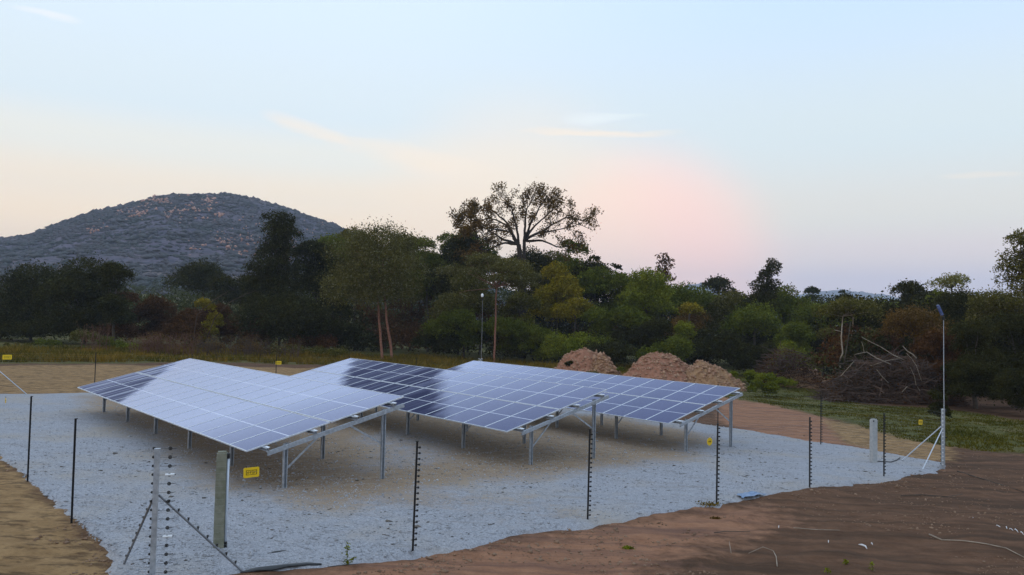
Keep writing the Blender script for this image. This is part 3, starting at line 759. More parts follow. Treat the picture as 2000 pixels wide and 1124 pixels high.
# lamp masts clamped to the corner posts
def mast(C, ztop, label, tiltlamp, blue):
    z0 = surf(C[0], C[1])+.9; root = empty("lamp_mast", (C[0]+.07, C[1]+.05, z0)); tag(root, label, "lamp mast", "lamp masts on the fence corners")
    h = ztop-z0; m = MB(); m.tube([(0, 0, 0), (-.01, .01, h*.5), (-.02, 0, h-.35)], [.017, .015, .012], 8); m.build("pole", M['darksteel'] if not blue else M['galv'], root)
    m = MB(); m.tube([(-.02, 0, h-.36), (-.03, 0, h-.24)], .05, 8); m.tube([(-.03, 0, h-.24), (-.10, 0, h-.05)], .018, 6); m.build("bracket", M['insul'], root)
    m = MB()
    R3 = Matrix.Rotation(math.radians(tiltlamp), 3, 'Y')
    if blue:
        m.box((-.15, 0, h), (.06, .13, .40), R3); m.box((-.15, 0, h), (.065, .09, .33), R3); m.build("solar_lamp", M['lampblue'], root)
    else:
        m.tube([(-.05, 0, h-.13), (-.05, 0, h-.09), (-.05, 0, h+.03), (-.05, 0, h+.12)], [.06, .09, .095, .04], 10); m.build("lamp", M['lampwhite'], root, True)
    m = MB(); [m.box((0, 0, z), (.13, .10, .05)) for z in (.15, HP-.95)]; m.build("clamp", M['black'], root)
mast(RC, on_plane(1836, 606, RC, RC+np.array([1, 0, 0]))[2], "tall thin lamp mast at the right corner with a blue tilted lamp head", -25, True)
mast(FC, on_plane(939, 577, FC, FC+np.array([1, 0, 0]))[2], "thin lamp mast with a white lamp at the far corner behind the tables", 0, False)

# wires
def wires(pts, label, n0=0):
    root = empty("fence_wire", (pts[0][0], pts[0][1], surf(pts[0][0], pts[0][1]))); tag(root, label, "fence wire", "wire runs of the electric fence")
    o = np.array([pts[0][0], pts[0][1], surf(pts[0][0], pts[0][1])])
    for z in LEVELS:
        m = MB(); P = []
        for a in pts: P.append(np.array([a[0], a[1], surf(a[0], a[1])+z])-o)
        m.tube(P, .0006, 3, False); m.build("strand", M['wire'], root)
wires([NC]+near_pts+[RC], "fine wire strands along the near edge between the two front corner posts")
wires([NC, l1, l2], "fine wire strands along the left edge past the tan soil")
wires([LC]+[on_plane(p, 700, LC, FC) for p in far_px]+[FC], "fine wire strands along the far left edge behind the tables")
wires([FC]+[FC+(RC-FC)*i/6 for i in range(1, 5)]+[gp(1603, 870), RC], "fine wire strands along the far right edge by the soil mounds")

# warning signs hung on the wires
def sign(px, py, P, Q, w, h, label, rnd=False, tilt=0.):
    p = on_plane(px, py, P, Q); d = (Q-P)[:2]; d /= np.linalg.norm(d); a = math.atan2(d[1], d[0])
    root = empty("warning_sign", p, a); root.rotation_euler = (0, math.radians(tilt), a); tag(root, label, "warning sign", "yellow signs hanging on the fence wires")
    m = MB()
    if rnd: m.tube([(0, -.003, 0), (0, .003, 0)], w/2, 20); 
    else:
        r = min(w, h)*.12; o = []
        for cx, cz, a0 in ((w/2-r, h/2-r, 0), (-w/2+r, h/2-r, 90), (-w/2+r, -h/2+r, 180), (w/2-r, -h/2+r, 270)):
            o += [(cx+r*math.cos(math.radians(a0+t)), cz+r*math.sin(math.radians(a0+t))) for t in (0, 30, 60, 90)]
        n = len(o); m.add([(x, -.003, z) for x, z in o]+[(x, .003, z) for x, z in o], [tuple(range(n))[::-1], tuple(range(n, 2*n))]+[(i, (i+1) % n, n+(i+1) % n, n+i) for i in range(n)])
    m.build("plate", M['yellow'], root)
    # black print: a framed row of worn dark characters between two hand-like marks
    m = MB(); s = -1 if _dir(px, py)[0]*math.sin(a)-_dir(px, py)[1]*math.cos(a) < 0 else 1
    yy = .005*(-1 if (-math.sin(a)*_dir(px, py)[0]+math.cos(a)*_dir(px, py)[1]) > 0 else 1)
    W_, H_ = w*.66, h*(.44 if not rnd else .26); t = h*.035
    def br(x0, z0, x1, z1, k=1.0): m.beam((x0, yy, z0), (x1, yy, z1), .0015, t*k, up=(0, 0, 1) if abs(x1-x0) > abs(z1-z0) else (1, 0, 0))
    x0 = -W_/2
    if not rnd:
        br(-W_/2, H_/2, W_/2, H_/2); br(-W_/2, -H_/2, W_/2, -H_/2); br(-W_/2, -H_/2, -W_/2, H_/2, 1.6); br(W_/2, -H_/2, W_/2, H_/2, 1.6)
    for k, c in enumerate(np.linspace(-W_*.33, W_*.33, 4)):
        q = H_*.30; v = w*.055
        if k == 0: br(c+v, q, c-v, 0); br(c-v, 0, c+v, 0); br(c+v, 0, c-v*.6, -q)
        elif k == 1: br(c-v, q*.2, c+v, q*.2, 1.3); br(c, q, c, -q, 1.3)
        elif k == 2: br(c-v, q, c+v, q); br(c-v, q, c-v, 0); br(c-v, 0, c+v, 0); br(c+v, 0, c+v, -q); br(c-v, -q, c+v, -q)
        else: br(c-v, -q, c+v, q); br(c-v, q, c-v, 0, 1.4)
    m.build("print", M['print'], root)
    m = MB(); [m.tube([(x, 0, h/2-.004), (x, 0, h/2+.028)], .004, 5) for x in (-w*.32, w*.32)]; m.build("hanger", M['insul'], root)
sign(491, 923, NC, RC, .275, .172, "largest yellow sign, hanging in front of the nearest table's front leg", tilt=-1)
sign(1386, 863, NC, RC, .21, .21, "round yellow sign left of a black fence post under the farthest table", True)
sign(1798, 825, NC, RC, .27, .17, "yellow sign hanging between the right corner post and the pale concrete post", tilt=4)
sign(544, 709, LC, FC, .34, .20, "small bright yellow sign behind the nearest table beside a far fence post")
sign(14, 698, LC, FC, .38, .22, "small yellow sign at the left picture edge over the weeds")
sign(11, 783, l1, l2, .15, .17, "tiny round yellow sign at the left picture edge over the gravel", True)

# concrete posts with conduit
def cpost(px, py, h, w, label, mat, pipe):
    c = gp(px, py); root = empty("concrete_post", (c[0], c[1], surf(c[0], c[1])-.03), .25); tag(root, label, "concrete post", "concrete cable posts inside the fence")
    m = MB(); n = 6
    for k in range(n): 
        z0, z1 = h*k/n, h*(k+1)/n; m.box((random.uniform(-.002, .002), 0, (z0+z1)/2), (w-.001*k, w*.9-.001*k, z1-z0-.0005))
    m.box((0, 0, h+.015), (w*.8, w*.7, .03)); m.build("shaft", mat, root)
    if pipe:
        m = MB(); m.tube([(w/2+.022, -.02, .10), (w/2+.022, -.02, h-.10)], .024, 10); m.build("conduit", M['pipe'], root, True)
        m = MB(); m.box((w/2+.022, -.02, h-.05), (.05, .06, .10)); m.box((w/2+.024, -.02, .07), (.055, .065, .12)); m.build("conduit_cap", M['insul'], root)
    else:
        m = MB(); m.box((-w/2+.03, -w*.46, h-.04), (.04, .02, .05)); m.build("cable_clip", M['insul'], root)
cpost(427, 1072, 1.76, .185, "mossy concrete post with a grey conduit in the left foreground", M['concrete'], True)
cpost(1706, 906, 1.58, .20, "pale grey concrete post near the right tip of the gravel", M['concrete2'], False)
m = MB(); P = [W(1708, 904), W(1722, 905), W(1740, 906), W(1752, 902), W(1758, 897)]; m.tube([p+np.array([0, 0, .06]) for p in P], .018, 6)
tag(m.build("power_cable", M['insul'], None, True), "black cable lying on the gravel between the pale concrete post and the corner brace", "cable")

# black ground sheet edge, plastic scraps, litter, twigs
def strip(px, name, label, cat, mat, w=.09, th=.03):
    P = [W(*q) for q in px]; m = MB(); m.tube([np.array([p[0], p[1], surf(p[0], p[1])+th*.5]) for p in P], [w*(.35 if i in (0, len(P)-1) else random.uniform(.8, 1.15)) for i in range(len(P))], 7)
    for i, v in enumerate(m.v): m.v[i] = (v[0], v[1], surf(v[0], v[1])+max(v[2]-surf(v[0], v[1])-.01, -.02)*th*14)
    return tag(m.build(name, mat, None, True), label, cat)
strip([(470, 1122), (500, 1116), (530, 1112), (560, 1108), (600, 1104), (628, 1104)], "ground_sheet", "black plastic sheet edge sticking out of the gravel by the corner post brace", "plastic sheet", M['membrane'], .075)
strip([(640, 1106), (670, 1103), (700, 1100)], "ground_sheet", "short black sheet edge beside the small green weed", "plastic sheet", M['membrane'], .02)
strip([(522, 1084), (540, 1081), (558, 1078)], "plastic_scrap", "flat dark scrap lying on the gravel left of the small weed", "scrap", M['membrane'], .035)
def sheetlet(px, name, label, cat, mat):
    P = [W(*q) for q in px]; c = sum(P)/len(P); bm_v = []; n = 14; rad = []
    m = MB(); g = 9; A, B, C_, D = P
    for i in range(g):
        for j in range(g):
            u, v = i/(g-1), j/(g-1); p = A*(1-u)*(1-v)+B*u*(1-v)+C_*u*v+D*(1-u)*v
            x, y = p[0]+random.uniform(-.02, .02), p[1]+random.uniform(-.02, .02); bm_v.append((x, y, surf(x, y)+.03+.05*abs(math.sin(u*7+v*3))*random.uniform(.5, 1)))
    m.add(bm_v, [(i*g+j, i*g+j+1, (i+1)*g+j+1, (i+1)*g+j) for i in range(g-1) for j in range(g-1)])
    o = tag(m.build(name, mat, None), label, cat); sm = o.modifiers.new("s", 'SOLIDIFY'); sm.thickness = .004; return o
sheetlet([(1438, 971), (1462, 966), (1497, 970), (1450, 978)], "plastic_scrap", "crumpled blue plastic scrap at the near edge of the gravel", "scrap", M['bluesheet'])
for k, (px, py, w) in enumerate([(1685, 1068, .10), (1950, 1030, .08), (1966, 1033, .10), (1985, 1038, .12), (1996, 1043, .1), (1975, 1036, .05), (1900, 1015, .06), (1618, 1060, .03), (1703, 1064, .03), (1521, 1031, .03)]):
    m = MB(); p = W(px, py); a = random.uniform(0, 3)
    q = np.array([math.cos(a), math.sin(a), 0])*w
    if k == 0: q = np.array([.02, -.17, 0.])
    f_ = 1.0 if k == 0 else .45; m.tube([p-q, p-q*.2+np.array([0, 0, .03]), p+q*.6+np.array([0, 0, .04]), p+q], [.004, .02*f_, .018*f_, .004], 6)
    lab = ["curved white litter scrap lying on brown soil at the lower right"] if k == 0 else ["small white litter bit lying on the brown soil at the right"]
    tag(m.build("litter", M['whitebit']), lab[0], "litter", None if k == 0 else "white litter bits on the soil")
def twig(px, label, r=.010, mat='deadwood', h=.03):
    P = []; 
    for i, q in enumerate(px):
        p = W(q[0], q[1]); P.append(np.array([p[0], p[1], surf(p[0], p[1])+h+(q[2] if len(q) > 2 else 0)]))
    m = MB(); m.tube(P, [r*(1-.6*i/len(P)) for i in range(len(P))], 6); tag(m.build("twig", M[mat], None, True), label, "twig", "twigs lying on the brown soil")
twig([(1815, 1046), (1840, 1056), (1880, 1062), (1925, 1070), (1965, 1078), (2000, 1090)], "long thin pale twig lying on the soil at the lower right", .018)
twig([(1518, 1110), (1516, 1095), (1510, 1080, .05), (1490, 1078, .08), (1462, 1084)], "bent pale twig shaped like a hook on the brown soil in the lower right foreground", .010)
twig([(1428, 1086, 0), (1426, 1076, .05), (1424, 1072, .12)], "short upright dry stalk on the soil near the bottom edge", .007)
twig([(1870, 920), (1910, 933), (1950, 945), (2000, 958)], "long dark twig on the soil right of the corner post", .022, 'bark')
twig([(1760, 968), (1800, 966), (1850, 970), (1880, 966)], "thin dark twig on the dark soil patch right of the fence", .016, 'bark')
twig([(1395, 1045), (1420, 1040), (1465, 1038)], "thin dry twig beside a clod on the red soil", .012, 'bark')
twig([(1550, 1032), (1590, 1034), (1640, 1037)], "straight dry twig on the dark soil in the lower right", .012, 'deadwood')

# ------------------------------------------------------------------ vegetation
KD = 1.2
RPX = 808.0     # pixels per metre at one metre in the scored picture
def leaf_quads(P, s, up=.35, asp=.55):
    n = len(P); nrm = rng.normal(0, 1, (n, 3)); nrm[:, 2] += up*1.5; nrm /= np.linalg.norm(nrm, axis=1)[:, None]
    t = np.cross(nrm, rng.normal(0, 1, (n, 3))); t /= np.linalg.norm(t, axis=1)[:, None]+1e-9; b = np.cross(nrm, t)
    s = (s*rng.uniform(.6, 1.35, n))[:, None]
    V = np.stack([P-t*s*.5, P+b*s*asp*.5, P+t*s*.5, P-b*s*asp*.5], 1).reshape(-1, 3)
    F = np.arange(4*n).reshape(-1, 4); tint = np.repeat(rng.uniform(0, 1, n), 4)[:, None]
    return V, F, np.repeat(tint, 3, 1)
def leaf_obj(name, P, s, mat, parent=None, up=.35, asp=.55):
    V, F, T = leaf_quads(np.asarray(P), s, up, asp); return link(name, np_mesh(name, V, F, 4, [mat], False, {"tint": T}), parent)
def lobe_points(C, R, n, flat=.8):
    """points on rough shells round lobe centres"""
    C = np.asarray(C); R = np.asarray(R); w = R**2; k = rng.choice(len(C), n, p=w/w.sum())
    d = rng.normal(0, 1, (n, 3)); d[:, 2] = np.where(d[:, 2] < -.3, -d[:, 2]*.6, d[:, 2]); d /= np.linalg.norm(d, axis=1)[:, None]
    # sub-clumps on each lobe
    ph = k*1.7; bump = 1+.28*np.sin(d[:, 0]*5+ph)*np.sin(d[:, 1]*5.3+ph*2)*np.sin(d[:, 2]*4.7+ph*3)
    r = (1-np.abs(rng.normal(0, .20, n))).clip(.15, 1)*bump+np.abs(rng.normal(0, .05, n)); r += (rng.random(n) < .12)*rng.uniform(0, .40, n)
    P = d*(R[k]*r)[:, None]; P[:, 2] *= flat
    return P+C[k]
def limb(m, a, b, r0, r1, seg=5, wob=.08, sides=5):
    a = np.array(a, float); b = np.array(b, float); L = np.linalg.norm(b-a); P = []
    o = np.zeros(3)
    for i in range(seg+1):
        t = i/seg; 
        if 0 < i < seg: o = o*.5+rng.normal(0, wob*L/seg, 3)
        else: o = np.zeros(3)
        P.append(a+(b-a)*t+o+np.array([0, 0, .0]))
    m.tube(P, [r0+(r1-r0)*i/seg for i in range(seg+1)], sides, False); return P
def tree(cx, top, hw, bot, Y, leaf, label, group="trees behind the solar tables", name="tree", bark='bark', lobes=14, dens=1.0, shape='round', trunks=None, base=None, leafpx=2.1, flat=.8, depth=1.0, cat="tree", trunk_r=.16):
    Y = Y*KD; trunk_r = trunk_r*1.15
    c = at(cx, (top+bot)/2, Y); z1 = at(cx, top, Y)[2]; z0 = at(cx, bot, Y)[2]; h = z1-z0; w = hw/FOC*Y*1.22
    bx = base if base is not None else cx; bp = at(bx, 700, Y); g = gz(bp[0], Y)
    org = np.array([bp[0], Y, g]); root = empty(name, org); tag(root, label, cat, group)
    C = []; R = []
    for i in range(lobes):
        t = rng.uniform(0, 1)
        if shape in ('cone', 'lean'): t = (i+rng.random())/lobes
        if shape == 'round': lim = math.sqrt(max(.05, 1-(2*t*.92-.80)**2 if t > .4 else .9)); 
        elif shape == 'cone': lim = (1-.80*t)*(.75+.5*math.sin(t*17)**2)
        elif shape == 'umbrella': t = .35+.65*t; lim = 1.0
        elif shape == 'lean': lim = (1-.85*t)
        k = rng.uniform(.28, .44)*(1-.45*t if shape in ('cone', 'lean') else 1)
        if shape == 'umbrella': k = rng.uniform(.16, .26)
        rad = min(k*w*1.25, h*.42); rr = max(0, 1-rad/w*.9)
        a = rng.uniform(0, 2*PI); q = math.sqrt(rng.uniform(0, 1))*lim*rr
        x = q*math.cos(a)*w; y = q*math.sin(a)*w*depth
        if shape == 'lean': x += (t-.4)*w*1.1
        if shape == 'umbrella': zz = z0+h*(1-.45*(q**2))-rad*.5-h*.5*rng.random()
        else: zz = z0+rad*.75+(h-rad*1.55)*t
        if shape == 'round': zz -= max(0, (q-.55))*h*.25*t
        C.append((c[0]+x, Y+y, zz)); R.append(rad)
    C = np.array(C)-org; R = np.array(R); d = Y
    area = (2*w*RPX/d)*(h*RPX/d)*(.55 if shape in ('cone', 'lean') else .8); n = int(min(60000, area*3.6*dens*(2.1/leafpx)**2)); s = leafpx*d/RPX
    P = lobe_points(C, R, n, flat); leaf_obj("crown", P, s, M[leaf], root)
    m = MB(); tops = []
    if trunks is None: trunks = [((0, 0), 0.0)]
    for (ox, topx) in [(t_[0][0], t_[1]) for t_ in trunks]:
        zc = z0+h*.35-g; j = max(0, z0-g)
        m2 = MB(); limb(m2, (ox, 0, -.3), (topx+C[:, 0].mean()*.5, C[:, 1].mean(), max(zc, 1.0)), trunk_r, trunk_r*.6, 7, .05, 7); m2.build("trunk", M[bark], root, True)
        tops.append((topx+C[:, 0].mean()*.5, C[:, 1].mean(), max(zc, 1.0)))
    for i in range(len(C)):
        a = tops[i % len(tops)]; limb(m, a, C[i]+np.array([0, 0, R[i]*.3]), trunk_r*.45, .02, 4, .1, 4)
    m.build("limbs", M[bark], root, True)
    return root

def bush(cx, top, hw, Y, leaf, label, group, cat="bush", name="bush", lobes=7, dens=1.0, leafpx=2.0, bot=None, flat=.85):
    Y = Y*KD; bp = at(cx, 700, Y); g = gz(bp[0], Y); org = np.array([bp[0], Y, g]); z1 = at(cx, top, Y)[2]-g; w = hw/FOC*Y; h = max(.5, z1)
    C = []; R = []
    for i in range(lobes):
        r = min(w*rng.uniform(.28, .46), h*.5); x = rng.uniform(-1, 1)*(w-r); zc = r*.6+(h-r*1.5)*rng.random()**.8*(1-.45*(x/w)**2); C.append((x, rng.uniform(-.7, .7)*w*.6, max(zc, r*.4))); R.append(r)
    area = (2*w*RPX/Y)*(h*RPX/Y)*.8; n = int(min(30000, max(300, area*3.2*dens*(2.1/leafpx)**2)))
    P = lobe_points(C, R, n, flat); P[:, 2] = np.abs(P[:, 2]); o = leaf_obj(name, P, leafpx*Y/RPX, M[leaf]); o.location = tuple(org); tag(o, label, cat, group)
    return o

G1, G2, G3 = "trees behind the solar tables", "trees and bushes at the left", "trees beyond the right edge"
# left group
tree(60, 512, 80, 690, 84, 'leaf_dark', "broad dark tree at the left picture edge below the hill", G2, lobes=16, dens=1.2)
tree(165, 500, 78, 690, 80, 'leaf_dark', "dark tree with ragged greenish top left of the gap to the hill", G2, lobes=17, dens=1.2)
tree(222, 512, 42, 660, 77, 'leaf_dark', "small round dark tree at the right shoulder of the left dark clump", G2, lobes=9)
tree(8, 545, 40, 660, 90, 'leaf_green', "green bush tree cut by the left picture edge", G2, lobes=7)
tree(393, 508, 66, 600, 118, 'leaf_dark', "domed dark tree alone in front of the hill's foot", G2, lobes=12, dens=1.3)
tree(470, 526, 50, 610, 112, 'leaf_dark', "low dark tree between the domed one and the tall pointed one", G2, lobes=10, dens=1.1)
tree(545, 408, 66, 640, 86, 'leaf_dark', "tall pointed dark tree rising in front of the hill", G1, lobes=40, shape='cone', dens=1.6, depth=.8)
tree(612, 468, 62, 650, 90, 'leaf_dark', "dark dense tree between the pointed tree and the twin trunk tree", G1, lobes=14, dens=1.3)
tree(565, 560, 90, 700, 82, 'leaf_dark', "low black-green thicket tree under the pointed tree", G1, lobes=14, dens=1.4)
# middle
tree(690, 445, 55, 560, 98, 'leaf_olive', "olive topped tree just behind the twin trunk tree, on its left", G1, lobes=11)
tree(745, 436, 108, 640, 74, 'leaf_grey', "big airy grey-green tree with twin reddish trunks behind the middle table", G1, bark='barkred', lobes=26, dens=1.0, trunks=[((-.05, 0), -.3), ((.95, 0), .5)], base=748, trunk_r=.14, leafpx=1.9)
tree(835, 458, 48, 600, 96, 'leaf_green', "green tree between the twin trunk tree and the tall half bare tree", G1, lobes=10, dens=1.1)
tree(895, 448, 56, 600, 93, 'leaf_dark', "dark tree under the left side of the tall half bare tree", G1, lobes=12, dens=1.2)
tree(963, 490, 98, 600, 76, 'leaf_grey', "flat layered pale tree on one slim reddish trunk", G1, bark='barkred', lobes=22, shape='umbrella', dens=.75, base=966, trunk_r=.11, flat=.42, leafpx=1.9)
tree(905, 520, 60, 660, 86, 'leaf_olive', "dull green tree between the twin trunk tree and the flat layered tree", G1, lobes=12)
tree(1086, 508, 46, 660, 88, 'leaf_yellow', "yellow-green tree right of the flat layered tree", G1, lobes=14, dens=.85)
tree(1120, 495, 46, 620, 95, 'leaf_green', "dark green tree just right of the yellow-green one", G1, lobes=12, dens=1.1)
tree(1040, 480, 60, 600, 98, 'leaf_dark', "dark tree at the foot of the tall half bare tree", G1, lobes=12, dens=1.2)
tree(1165, 515, 48, 650, 92, 'leaf_green', "green tree under the two small spiky tops right of centre", G1, lobes=11)
tree(1120, 575, 34, 640, 84, 'leaf_yellow', "small yellowish bush tree low under the dark green tree", G1, lobes=7, dens=.8)
tree(1262, 520, 50, 660, 88, 'leaf_bright', "fresh green tree left of the open dark spire", G1, lobes=15, dens=1.1)
tree(1296, 490, 34, 570, 104, 'leaf_brown', "open dark twiggy spire showing sky through it", G1, lobes=14, dens=.42, shape='cone', leafpx=2.4)
tree(1320, 545, 60, 640, 94, 'leaf_green', "green tree behind the yellow-green bush, right of the spire", G1, lobes=11)
tree(1348, 592, 44, 680, 82, 'leaf_rust', "brownish bush tree with yellow-green top behind the big soil mound", G1, lobes=10)
tree(1342, 590, 28, 625, 80, 'leaf_yellow', "bright yellow-green tuft on top of the brownish bush tree", G1, lobes=6, dens=.8)
tree(1402, 541, 34, 590, 132, 'leaf_dark', "small far dark umbrella tree against the blue ridge", G3, lobes=9, dens=1.1)
tree(1430, 560, 56, 670, 96, 'leaf_olive', "olive green rounded tree left of the leaning spire", G3, lobes=12)
tree(1478, 503, 42, 660, 90, 'leaf_dark', "dark tree ending in a spire that leans right", G3, lobes=34, shape='lean', dens=1.3, leafpx=2.2)
tree(1475, 590, 55, 680, 84, 'leaf_green', "rounded green tree below the leaning spire", G3, lobes=11)
tree(1528, 553, 46, 650, 96, 'leaf_green', "green tree just right of the leaning spire", G3, lobes=12)
tree(1588, 560, 20, 600, 125, 'leaf_far', "small round dark tree in front of the distant blue hills", G3, lobes=5)
tree(1645, 566, 18, 600, 125, 'leaf_far', "tiny spiky tree in the middle of the distant blue hills", G3, lobes=5, shape='cone')
tree(1600, 590, 52, 680, 88, 'leaf_green', "green tree left of the two pale slanting stems", G3, lobes=11)
tree(1660, 580, 62, 640, 62, 'leaf_olive', "olive tree carried by two pale bare stems above the brush heap", G3, bark='deadwood', lobes=14, dens=.9, trunks=[((-.5, 0), -.5), ((.25, 0), .45)], base=1652, trunk_r=.07)
tree(1722, 582, 56, 660, 80, 'leaf_green', "green tree between the pale stems and the dark dome", G3, lobes=12)
tree(1783, 544, 42, 640, 84, 'leaf_dark', "dark domed tree standing above the right tree line", G3, lobes=12, dens=1.3)
tree(1790, 600, 62, 690, 58, 'leaf_rust', "brownish olive bush tree behind the brush heap", G3, lobes=12)
tree(1862, 534, 44, 580, 86, 'leaf_pale', "loose pale leaved tree top above the right tree line", G3, lobes=13, dens=.5)
tree(1870, 560, 64, 700, 66, 'leaf_dark', "broad dark tree behind the tall lamp mast", G3, lobes=14, dens=1.2)
tree(1940, 556, 60, 700, 62, 'leaf_olive', "dull dark olive tree between the lamp mast and the right edge tree", G3, lobes=13, dens=1.2)
tree(2005, 438, 46, 600, 52, 'leaf_olive', "tall tree cut off by the right picture edge", G3, lobes=22, dens=.75, leafpx=2.4, shape='round')
tree(1985, 575, 70, 800, 50, 'leaf_dark', "dark mass of low foliage at the right picture edge", G3, lobes=18, dens=1.4)
tree(1905, 610, 60, 790, 48, 'leaf_dark', "black-green low tree behind the right corner post", G3, lobes=15, dens=1.3)
tree(1830, 640, 50, 760, 52, 'leaf_brown', "brown dark bush tree right of the brush heap", G3, lobes=12, dens=1.2)
for a in [(800, 452, 46, 600, 99, 'leaf_olive', "olive crown filling the skyline right of the twin trunk tree", 12), (868, 452, 44, 600, 97, 'leaf_green', "green crown filling the skyline left of the tall half bare tree", 12), (935, 462, 44, 560, 95, 'leaf_green', "green crown under the left arm of the half bare tree", 11),
          (1075, 478, 48, 600, 96, 'leaf_olive', "olive crown under the right arm of the half bare tree", 11), (1150, 502, 46, 620, 94, 'leaf_dark', "dark crown left of the spiky tops", 11), (1205, 530, 44, 640, 92, 'leaf_green', "green crown below the spiky tops", 11),
          (912, 428, 36, 560, 102, 'leaf_olive', "olive crown joining the half bare tree's left side", 11), (1118, 462, 36, 580, 102, 'leaf_green', "green crown joining the half bare tree's right side", 10),
          (650, 460, 50, 600, 93, 'leaf_green', "green crown behind the left flank of the twin trunk tree", 12), (1250, 545, 50, 660, 95, 'leaf_green', "green crown behind the fresh green tree", 10), (1380, 574, 40, 660, 98, 'leaf_green', "green crown left of the olive rounded tree", 10),
          (1560, 582, 44, 660, 97, 'leaf_olive', "olive crown right of the green one beside the leaning spire", 10), (1690, 588, 48, 660, 84, 'leaf_green', "green crown above the brush heap", 10), (1830, 566, 44, 660, 80, 'leaf_green', "green crown right of the dark dome", 10)]:
    tree(*a[:7], lobes=a[7], dens=1.15)
# outside the frame, seen in no part of the picture but bounding the clearing
tree(-190, 500, 120, 690, 86, 'leaf_dark', "dark tree beyond the left picture edge", G2, lobes=16, dens=.5)
tree(2250, 470, 130, 760, 54, 'leaf_dark', "dark tree beyond the right picture edge", G3, lobes=16, dens=.35)

# tall half bare tree: recursive limbs with thin leaf tufts
def bare_tree():
    Y = 110.0; bp = at(1020, 700, Y); g = gz(bp[0], Y); org = np.array([bp[0], Y, g]); root = empty("tree", org)
    tag(root, "tallest tree with spreading half bare branches against the pink sky", "tree", G1)
    s = Y/FOC; tips = []; m = MB(); tr = MB()
    def P(px, py, dy=0): q = at(px, py, Y)-org; return np.array([q[0], dy, q[2]])
    forks = [P(1013, 478), P(1024, 470)]
    limb(tr, (0, 0, -.5), forks[0], .48, .30, 6, .03, 8); limb(tr, (.2, .1, -.5), forks[1], .34, .22, 6, .03, 8); tr.build("trunk", M['barkdark'], root, True)
    mains = [(forks[0], P(990, 440, .5), P(955, 425, 1), P(915, 430, 1.5)), (forks[0], P(1008, 440), P(1000, 410, -1), P(985, 392, -1)), (forks[0], P(1000, 455), P(965, 450, -1), P(930, 468, -2)),
             (forks[1], P(1026, 430), P(1030, 405, .6), P(1040, 388, 1)), (forks[1], P(1045, 440, 1), P(1072, 415, 1.5), P(1090, 398, 2)), (forks[1], P(1052, 457, -1), P(1085, 452, -1.5), P(1130, 440, -2)),
             (forks[1], P(1060, 470, .5), P(1095, 482, 1), P(1125, 476, 1.4)), (forks[0], P(975, 462, 1), P(940, 440, 2), P(905, 412, 3)), (forks[1], P(1035, 440, -2), P(1050, 415, -3), P(1062, 396, -3)),
             (forks[0], P(985, 475, 0), P(950, 492, -.5), P(915, 500, -1)), (forks[0], P(990, 432, 2), P(960, 405, 3), P(935, 398, 3.5)), (forks[1], P(1070, 445, 0), P(1105, 425, 0), P(1140, 432, 0))]
    def twigs(a, d, L, r, lev):
        b = a+d*L; limb(m, a, b, r, r*.55, 4, .12, 4)
        if lev == 0: tips.append(b); tips.append(a+(b-a)*.6); return
        for k in range(3):
            dd = d+rng.normal(0, .50, 3)+np.array([0, 0, .22]); dd /= np.linalg.norm(dd); st = a+(b-a)*rng.uniform(.35, 1.0); twigs(st, dd, L*rng.uniform(.55, .8), r*.55, lev-1)
    for q in mains:
        for i in range(3):
            a, b = q[i], q[i+1]; r = (.21, .13, .08)[i]; limb(m, a, b, r, r*.65, 4, .1, 5)
            for k in range((1, 3, 4)[i]):
                st = a+(b-a)*rng.uniform(.3, 1); d = (b-a)/np.linalg.norm(b-a)+rng.normal(0, .45, 3)+np.array([0, 0, .25]); d /= np.linalg.norm(d); twigs(st, d, rng.uniform(1.0, 1.7), .05, 2)
    m.build("branches", M['barkdark'], root, True); tips = np.array(tips)
    pick = rng.random(len(tips)) < np.where(tips[:, 0] < P(970, 400)[0], .95, .55); T = tips[pick]; k = rng.integers(0, len(T), 15000)
    leaf_obj("crown", T[k]+rng.normal(0, .30, (len(k), 3)), 2.1*Y/RPX, M['leaf_rust'], root)
bare_tree()

def spiky(px, py, Y, label, n=9, L=1.3, leaf='leaf_dark'):
    """small rosette crown on a thin stem"""
    Y = Y*KD; L = L*KD; c = at(px, py, Y); g = gz(c[0], Y); root = empty("tree", (c[0], Y, g)); tag(root, label, "tree", G1); h = c[2]-g
    m = MB(); m.tube([(0, 0, 0), (.1, 0, h*.5), (0, 0, h)], [.10, .07, .05], 6); m.build("trunk", M['barkdark'], root); P = []
    for i in range(n):
        a = rng.uniform(0, 2*PI); e = rng.uniform(-.1, 1.1)
        for t in np.linspace(.15, 1, 26): P.append((math.cos(a)*t*L*math.cos(e), math.sin(a)*t*L*math.cos(e), h+t*L*math.sin(e)-t*t*.35*L))
    P = np.array(P); leaf_obj("crown", P+rng.normal(0, .05, P.shape), .34, M[leaf], root)
spiky(1160, 505, 96, "small spiky headed tree standing up left of its twin right of centre", 14, .8)
spiky(1203, 524, 96, "spiky palm-like tree with drooping fronds between the half bare tree and the spire", 14, 1.0)

